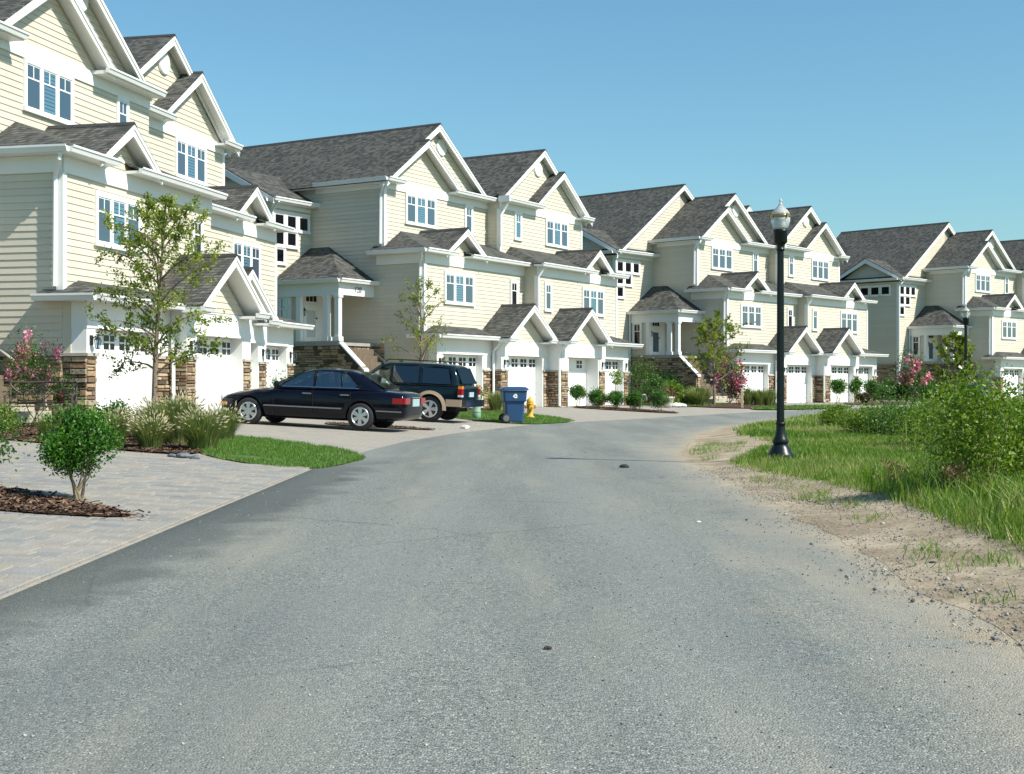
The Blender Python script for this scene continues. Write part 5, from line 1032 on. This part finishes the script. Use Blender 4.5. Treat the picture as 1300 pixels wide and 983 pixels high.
def wheel(root, x, y, r, wd, side, spokes, m_rim='alloy'):
    t = MB().lathe([(r * .66, -wd / 2), (r * .93, -wd / 2), (r, -wd * .36), (r, wd * .36), (r * .93, wd / 2), (r * .66, wd / 2)], 36, (x, y, r), 'y').build('wheel', 'rubber', root, smooth=True)
    f = y + side * (wd / 2 + .004); MB().lathe([(r * .2, -.06 * side), (r * .66, -.06 * side), (r * .66, -.07 * side), (r * .2, -.07 * side)], 24, (x, f, r), 'y').build('brake_disc', 'well', t)
    rim = MB().lathe([(r * .58, -.05 * side), (r * .58, .0), (r * .64, .006 * side), (r * .685, -.002 * side), (r * .685, -.06 * side)], 36, (x, f, r), 'y'); rm = rim.build('rim', m_rim, t, smooth=True)
    sp = MB(); sp.lathe([(r * .05, .012 * side), (r * .17, .008 * side), (r * .2, -.04 * side)], 20, (x, f, r), 'y')
    for k in range(spokes):
        a = 6.28318 * (k + .5) / spokes; ca, sa = math.cos(a), math.sin(a); w0, w1 = r * .10, r * .17
        sp.loft([(x + ca * rr - sa * ww, f + o_ * side, r + sa * rr + ca * ww) for rr, ww, o_ in ((r * .15, w0, .004), (r * .6, w1, .0), (r * .6, -w1, .0), (r * .15, -w0, .004))], [(x + ca * rr - sa * ww, f - .03 * side, r + sa * rr + ca * ww) for rr, ww in ((r * .15, w0), (r * .6, w1), (r * .6, -w1), (r * .15, -w0))])
    sp.build('spokes', m_rim, t); return t
def loft_body(name, secs, m, root, sub=2, cut=None, holes=()):
    """secs: list of (x, [(y,z)...half section bottom centre to top centre]); cut = wheel arches, holes = extra cutting shapes"""
    def rings(secs_): return [[(x, yy, zz) for yy, zz in P] + [(x, -yy, zz) for yy, zz in P[::-1] if yy > 1e-6] for x, P in secs_]
    o = skin(MB(), rings(secs)).build(name, m, root, smooth=True)
    md = o.modifiers.new('s', 'SUBSURF'); md.levels = sub; md.render_levels = sub; cutters = []
    if cut:
        cu = MB()
        for (x, r, w0, w1) in cut:
            for s in (-1, 1): cu.lathe([(r, s * w0), (r, s * w1)], 32, (x, 0, r * .93), 'y')
        cutters.append(cu)
    for h in holes:
        if isinstance(h, list): cutters.append((skin(MB(), rings(h)), 1))
        else: cutters.append(h)
    objs = []
    for c in cutters:
        c, lv = c if isinstance(c, tuple) else (c, 0)
        co = c.build('cutter', 'well'); co.parent = root; objs.append(co)
        if lv: q = co.modifiers.new('s', 'SUBSURF'); q.levels = lv; q.render_levels = lv
        md = o.modifiers.new('b', 'BOOLEAN'); md.operation = 'DIFFERENCE'; md.solver = 'EXACT'; md.object = co
    bpy.context.view_layer.update(); dg = bpy.context.evaluated_depsgraph_get(); me = bpy.data.meshes.new_from_object(o.evaluated_get(dg)); o.modifiers.clear(); o.data = me
    for co in objs: bpy.data.objects.remove(co)
    while len(me.materials) > 1: me.materials.pop(index=1)
    me.polygons.foreach_set('material_index', np.zeros(len(me.polygons), np.int32))
    for p in me.polygons: p.use_smooth = True
    return o
def on_side(P, ytop, ybot, zt, zbt, side, off=.006):
    return [(x, side * (ybot + (ytop - ybot) * (z - zbt) / (zt - zbt) + off), z) for x, z in P]
def panel(root, name, m, P, n_off, th=.008):
    mb = MB(); mb.loft([(p[0] - n_off[0] * th, p[1] - n_off[1] * th, p[2] - n_off[2] * th) for p in P], P); return mb.build(name, m, root)
def sedan(loc, rz, pitch):
    root = empty('parked_sedan', loc, rz, 'black four-door sedan parked across the paved drive with silver alloy wheels', 'car', 'parked cars'); root.rotation_euler = (0, pitch, rz)
    S_ = lambda x, w_, zb, zm, ze, zt, k=.6: (x, [(0, zb), (w_ * .82, zb), (w_ * .97, zb + .09), (w_, zm), (w_ * .985, ze - .09), (w_ * .92, ze - .015), (w_ * k, zt), (0, zt + .01)])
    # x forward; front axle at x=1.415, rear -1.415
    secs = [S_(2.27, .52, .30, .44, .58, .60), S_(2.24, .66, .24, .44, .62, .65), S_(2.12, .82, .20, .46, .68, .715), S_(1.75, .885, .19, .5, .77, .82), S_(1.3, .895, .19, .52, .84, .885), S_(.85, .90, .18, .54, .90, .945), S_(.3, .90, .18, .55, .925, .95), S_(-.5, .90, .18, .55, .945, .96), S_(-1.2, .90, .19, .56, .955, .975), S_(-1.75, .89, .21, .56, .95, .975), S_(-2.15, .87, .24, .56, .93, .955), S_(-2.42, .82, .28, .54, .90, .925), S_(-2.5, .72, .32, .52, .82, .85)]
    loft_body('body', secs, 'black_paint', root, 2, [(1.415, .36, .62, 1.1), (-1.415, .36, .62, 1.1)])
    MB().box(-2.0, 1.9, -.6, .6, .22, .5).build('underbody', 'well', root)
    # cabin: pillars and roof as a closed loft, windows laid on it
    C_ = lambda x, wb, zb, wr, zr: (x, [(0, zb - .05), (wb, zb - .05), (wb, zb), (wr + (wb - wr) * .1, zr - .06), (wr * .86, zr - .005), (0, zr + .02)])
    cab = [C_(.98, .74, .90, .70, .95), C_(.72, .80, .92, .70, 1.08), C_(.15, .83, .93, .66, 1.36), C_(-.1, .835, .94, .655, 1.405), C_(-.55, .835, .945, .65, 1.42), C_(-1.0, .83, .95, .64, 1.40), C_(-1.25, .82, .955, .63, 1.355), C_(-1.75, .76, .955, .63, 1.09), C_(-1.98, .72, .95, .64, .975)]
    inn = [C_(x, P[1][0] - .05, P[2][1] - .08, (P[4][0] / .86) - .05, P[5][1] - .075) for x, P in cab if .9 > x > -1.9]; inn = [(.93, inn[0][1])] + inn + [(-1.93, inn[-1][1])]
    SW = [[(.62, .965), (.2, 1.24), (-.02, 1.33), (-.16, 1.345), (-.19, .965)], [(-.26, .965), (-.25, 1.35), (-.6, 1.355), (-.82, 1.335), (-.9, .985)], [(-.93, .99), (-.86, 1.33), (-1.05, 1.27), (-1.30, 1.04), (-1.25, .99)]]
    holes = [inn]
    for P in SW: mb = MB(); mb.loft([(x, -1.2, z) for x, z in P], [(x, 1.2, z) for x, z in P]); holes.append(mb)
    for x0, x1 in ((.24, 1.3), (-2.2, -1.36)): mb = MB(); mb.loft([(x0, -.6, 1.0), (x0, .6, 1.0), (x0, .52, 1.325), (x0, -.52, 1.325)], [(x1, -.6, 1.0), (x1, .6, 1.0), (x1, .52, 1.325), (x1, -.52, 1.325)]); holes.append(mb)
    loft_body('cabin', cab, 'black_paint', root, 1, None, holes)
    for sd_ in (1, -1):
        yt, yb = .668, .838
        for nm, P in (('front_window', [(.62, .965), (.2, 1.24), (-.02, 1.33), (-.16, 1.345), (-.19, .965)]), ('rear_window', [(-.26, .965), (-.25, 1.35), (-.6, 1.355), (-.82, 1.335), (-.9, .985)]), ('quarter_window', [(-.93, .99), (-.86, 1.33), (-1.05, 1.27), (-1.30, 1.04), (-1.25, .99)])):
            panel(root, nm, 'autoglass_side', on_side(P, yt, yb, 1.34, .96, sd_, .012), (0, sd_, .3))
        P = on_side([(.62, .955), (-1.35, .975), (-1.35, .99), (.62, .97)], yt, yb, 1.34, .96, sd_, .016); panel(root, 'window_trim', 'chrome', P, (0, sd_, 0), .006)
        MB().box(-.95, 1.02, sd_ * .9 - .004, sd_ * .9 + .012, .475, .505).build('side_trim', 'chrome_dull', root); MB().box(-2.42, -1.8, sd_ * .875 - .01, sd_ * .875 + .012, .46, .485).build('bumper_trim', 'chrome_dull', root)
        for hx in (-.07, -1.02): MB().box(hx - .11, hx + .11, sd_ * .885, sd_ * .925, .80, .83).build('door_handle', 'chrome_dull', root)
        for dx in (.78, -.22, -1.16): MB().box(dx - .004, dx + .004, sd_ * .893, sd_ * .9035, .3, .9).build('door_seam', 'well', root)
        mr_ = MB(); mr_.lathe([(.02, 0), (.08, .02), (.085, .08), (.05, .12), (.01, .13)], 14, (.62, sd_ * .98, 1.0), 'x'); mr_.tube([(.62, sd_ * .84, .95), (.64, sd_ * .93, .98)], .025, 6); mr_.build('wing_mirror', 'black_paint', root, smooth=True)
        tl = MB(); tl.loft([(-2.30, sd_ * .80, .64), (-2.06, sd_ * .885, .66), (-2.1, sd_ * .878, .83), (-2.36, sd_ * .79, .84)], [(-2.49, sd_ * .42, .66), (-2.36, sd_ * .874, .66), (-2.36, sd_ * .866, .83), (-2.49, sd_ * .42, .84)]); 
        t_ = MB(); t_.prism_u([(sd_ * .44, .66), (sd_ * .80, .66), (sd_ * .79, .80), (sd_ * .44, .80)], -2.5, -2.40); t_.build('tail_light', 'red_lens', root)
        t2 = MB(); t2.box(-2.43, -2.2, min(sd_ * .84, sd_ * .893), max(sd_ * .84, sd_ * .893), .66, .79); t2.build('tail_light', 'red_lens', root)
        MB().box(2.02, 2.15, min(sd_ * .74, sd_ * .868), max(sd_ * .74, sd_ * .868), .47, .53).build('turn_signal', 'amber', root)
        for hx, hy in ((2.18, .62), (2.21, .44)): MB().lathe([(.11, -.05), (.11, .03), (.08, .045), (.02, .05)], 18, (hx, sd_ * hy, .62), 'x').build('headlight', 'white_lens', root, smooth=True)
    panel(root, 'windshield', 'autoglass', [(.93, .66, .975), (.17, .58, 1.35), (.17, -.58, 1.35), (.93, -.66, .975)], (.5, 0, .85), .006)
    panel(root, 'rear_windshield', 'autoglass', [(-1.90, .6, 1.015), (-1.28, .55, 1.35), (-1.28, -.55, 1.35), (-1.90, -.6, 1.015)], (-.5, 0, .85), .006)
    MB().box(-2.515, -2.48, -.26, .26, .60, .78).build('licence_plate', 'plate', root); MB().box(-2.52, -2.47, -.34, .34, .80, .83).build('boot_handle', 'chrome', root)
    MB().box(2.22, 2.285, -.3, .3, .5, .66).build('grille', 'chrome', root)
    for wx in (1.415, -1.415):
        for s in (1, -1): wheel(root, wx, s * .79, .325, .2, s, 6)
    MB().tube([(.42 + .03 * math.sin(a), .36 + .17 * math.cos(a), .98 + .16 * math.sin(a)) for a in np.linspace(0, 6.283, 13)], .015, 6).build('steering_wheel', 'interior', root)
    for sx in (.25, -.75):
        for sy in (.38, -.38): mb = MB(); mb.box(sx - .3, sx + .2, sy - .24, sy + .24, .45, .62); mb.box(sx - .36, sx - .22, sy - .22, sy + .22, .62, 1.08); mb.box(sx - .33, sx - .25, sy - .12, sy + .12, 1.1, 1.28); mb.build('seat', 'interior', root)
M['autoglass_side'] = tint_mat('side_glass', (.62, .72, .70), .22); M['chrome_dull'] = mat('satin_trim', (.34, .35, .36), .3, metal=.8)
def suv(loc, rz, pitch):
    root = empty('parked_suv', loc, rz, 'dark green SUV with tan lower cladding and roof rack parked behind the black sedan', 'SUV', 'parked cars'); root.rotation_euler = (0, pitch, rz)
    S_ = lambda x, w_, zb, ze, zt, k=.7: (x, [(0, zb), (w_ * .85, zb), (w_ * .97, zb + .08), (w_, .62), (w_ * .985, ze - .1), (w_ * .955, ze - .015), (w_ * k, zt), (0, zt + .01)])
    secs = [S_(2.3, .72, .42, .86, .9), S_(2.22, .84, .36, .90, .95), S_(1.9, .875, .34, .96, 1.0), S_(1.2, .885, .34, 1.0, 1.05), S_(.8, .885, .34, 1.02, 1.06), S_(-.5, .885, .34, 1.04, 1.06), S_(-1.6, .885, .36, 1.05, 1.06), S_(-2.2, .875, .40, 1.05, 1.06), S_(-2.34, .85, .44, 1.04, 1.05), S_(-2.37, .80, .5, 1.02, 1.03)]
    loft_body('body', secs, 'green_paint', root, 2, [(1.415, .42, .58, 1.1), (-1.415, .42, .58, 1.1)])
    MB().box(-2.1, 2.0, -.55, .55, .3, .6).build('underbody', 'well', root)
    C_ = lambda x, wb, zb, wr, zr: (x, [(0, zb - .05), (wb, zb - .05), (wb, zb), (wr + .01, zr - .08), (wr * .9, zr - .01), (0, zr + .02)])
    cab = [C_(.95, .78, 1.0, .74, 1.06), C_(.75, .82, 1.02, .73, 1.2), C_(.22, .84, 1.03, .71, 1.6), C_(.05, .845, 1.03, .705, 1.655), C_(-.6, .85, 1.04, .70, 1.68), C_(-1.5, .85, 1.04, .70, 1.675), C_(-1.98, .84, 1.04, .69, 1.64), C_(-2.08, .83, 1.04, .69, 1.6), C_(-2.32, .81, 1.04, .74, 1.1)]
    inn = [C_(x, P[1][0] - .05, P[2][1] - .08, P[3][0] - .06, P[5][1] - .075) for x, P in cab if .9 > x > -2.2]; inn = [(.88, inn[0][1])] + inn + [(-2.24, inn[-1][1])]; holes = [inn]
    for P in ([(.66, 1.08), (.2, 1.44), (.04, 1.54), (-.12, 1.56), (-.14, 1.08)], [(-.24, 1.08), (-.22, 1.56), (-1.02, 1.565), (-1.04, 1.08)], [(-1.14, 1.09), (-1.12, 1.55), (-1.9, 1.53), (-2.02, 1.12), (-1.98, 1.09)]): mb = MB(); mb.loft([(x, -1.2, z) for x, z in P], [(x, 1.2, z) for x, z in P]); holes.append(mb)
    for x0, x1 in ((.3, 1.3), (-2.6, -2.1)): mb = MB(); mb.loft([(x0, -.64, 1.12), (x0, .64, 1.12), (x0, .57, 1.55), (x0, -.57, 1.55)], [(x1, -.64, 1.12), (x1, .64, 1.12), (x1, .57, 1.55), (x1, -.57, 1.55)]); holes.append(mb)
    loft_body('cabin', cab, 'green_paint', root, 1, None, holes)
    for sd_ in (1, -1):
        yt, yb = .712, .848
        for nm, m_, P in (('front_window', 'autoglass_side', [(.66, 1.08), (.2, 1.44), (.04, 1.54), (-.12, 1.56), (-.14, 1.08)]), ('rear_window', 'autoglass_dark', [(-.24, 1.08), (-.22, 1.56), (-1.02, 1.565), (-1.04, 1.08)]), ('cargo_window', 'autoglass_dark', [(-1.14, 1.09), (-1.12, 1.55), (-1.9, 1.53), (-2.02, 1.12), (-1.98, 1.09)])):
            panel(root, nm, m_, on_side(P, yt, yb, 1.58, 1.05, sd_, .012), (0, sd_, .3))
        for wx in (1.415, -1.415):
            ar = MB(); pts_o = [(wx + .50 * math.cos(a), .39 + .50 * math.sin(a)) for a in np.linspace(-.12, 3.26, 15)]; pts_i = [(wx + .405 * math.cos(a), .39 + .405 * math.sin(a)) for a in np.linspace(-.12, 3.26, 15)]
            for k in range(14): ar.loft([(p[0], sd_ * .86, p[1]) for p in (pts_o[k], pts_o[k + 1], pts_i[k + 1], pts_i[k])], [(p[0], sd_ * (.90 if q < 2 else .925), p[1]) for q, p in enumerate((pts_o[k], pts_o[k + 1], pts_i[k + 1], pts_i[k]))])
            ar.build('fender_flare', 'tan_clad', root)
        MB().box(-.92, .92, min(sd_ * .87, sd_ * .9), max(sd_ * .87, sd_ * .9), .36, .56).build('door_cladding', 'tan_clad', root)
        MB().box(-2.36, -1.9, min(sd_ * .82, sd_ * .893), max(sd_ * .82, sd_ * .893), .46, .66).build('rear_cladding', 'tan_clad', root)
        MB().box(-2.375, -2.26, min(sd_ * .72, sd_ * .895), max(sd_ * .72, sd_ * .895), .80, .97).build('tail_light', 'red_lens', root); MB().box(-2.372, -2.26, min(sd_ * .72, sd_ * .893), max(sd_ * .72, sd_ * .893), .97, 1.05).build('indicator_light', 'amber', root); MB().box(-2.372, -2.26, min(sd_ * .72, sd_ * .893), max(sd_ * .72, sd_ * .893), .74, .80).build('reversing_light', 'white_lens', root)
        MB().tube([(.1, sd_ * .58, 1.66), (.0, sd_ * .58, 1.735), (-1.7, sd_ * .58, 1.735), (-1.8, sd_ * .58, 1.66)], .016, 6).build('roof_rail', 'black_metal', root)
        for hx in (-.1, -1.0): MB().box(hx - .11, hx + .11, min(sd_ * .875, sd_ * .905), max(sd_ * .875, sd_ * .905), .93, .96).build('door_handle', 'black_metal', root)
        mr_ = MB(); mr_.box(.6, .7, min(sd_ * .93, sd_ * 1.1), max(sd_ * .93, sd_ * 1.1), 1.04, 1.2); mr_.tube([(.66, sd_ * .85, 1.06), (.66, sd_ * .95, 1.1)], .03, 6); mr_.build('wing_mirror', 'black_paint', root)
        for dx in (.75, -.19, -1.09): MB().box(dx - .004, dx + .004, sd_ * .880, sd_ * .890, .58, 1.0).build('door_seam', 'well', root)
    for rx_ in (-.3, -1.4): MB().tube([(rx_, -.58, 1.735), (rx_, .58, 1.735)], .016, 6).build('cross_bar', 'black_metal', root)
    panel(root, 'windshield', 'autoglass', [(.9, .7, 1.08), (.24, .62, 1.57), (.24, -.62, 1.57), (.9, -.7, 1.08)], (.6, 0, .8), .006)
    panel(root, 'rear_windshield', 'autoglass_dark', [(-2.325, .66, 1.12), (-2.115, .6, 1.57), (-2.115, -.6, 1.57), (-2.325, -.66, 1.12)], (-.95, 0, .3), .02)
    MB().box(-2.52, -2.36, -.86, .86, .46, .66).build('rear_bumper', 'chrome', root); MB().box(-2.39, -2.34, -.2, .2, .74, .88).build('licence_plate', 'plate', root); MB().box(2.28, 2.36, -.84, .84, .44, .62).build('front_bumper', 'tan_clad', root)
    for wx in (1.415, -1.415):
        for s in (1, -1): wheel(root, wx, s * .77, .365, .23, s, 5)
    for sx in (.2, -.7):
        for sy in (.38, -.38): mb = MB(); mb.box(sx - .3, sx + .2, sy - .24, sy + .24, .6, .8); mb.box(sx - .36, sx - .22, sy - .22, sy + .22, .8, 1.25); mb.box(sx - .33, sx - .25, sy - .12, sy + .12, 1.27, 1.42); mb.build('seat', 'interior', root)
def park(fn, wx, wy, rz_deg, zr, zf, hw):
    """near-side rear wheel contact at (wx,wy)"""
    a = R(rz_deg); d = Vector((math.cos(a), math.sin(a))); side = Vector((-d.y, d.x)); c = Vector((wx, wy)) + d * 1.415 - side * hw
    fn((c.x, c.y, (zr + zf) / 2), a, -math.asin((zf - zr) / 2.83))
cz_ = lambda x, y: gzs(x, y) - .002
park(sedan, px(458, 31.6), 31.6, 180 - 13, .115, .235, .79)
park(suv, px(546, 38.4), 38.4, 180 - 16, .14, .27, .77)
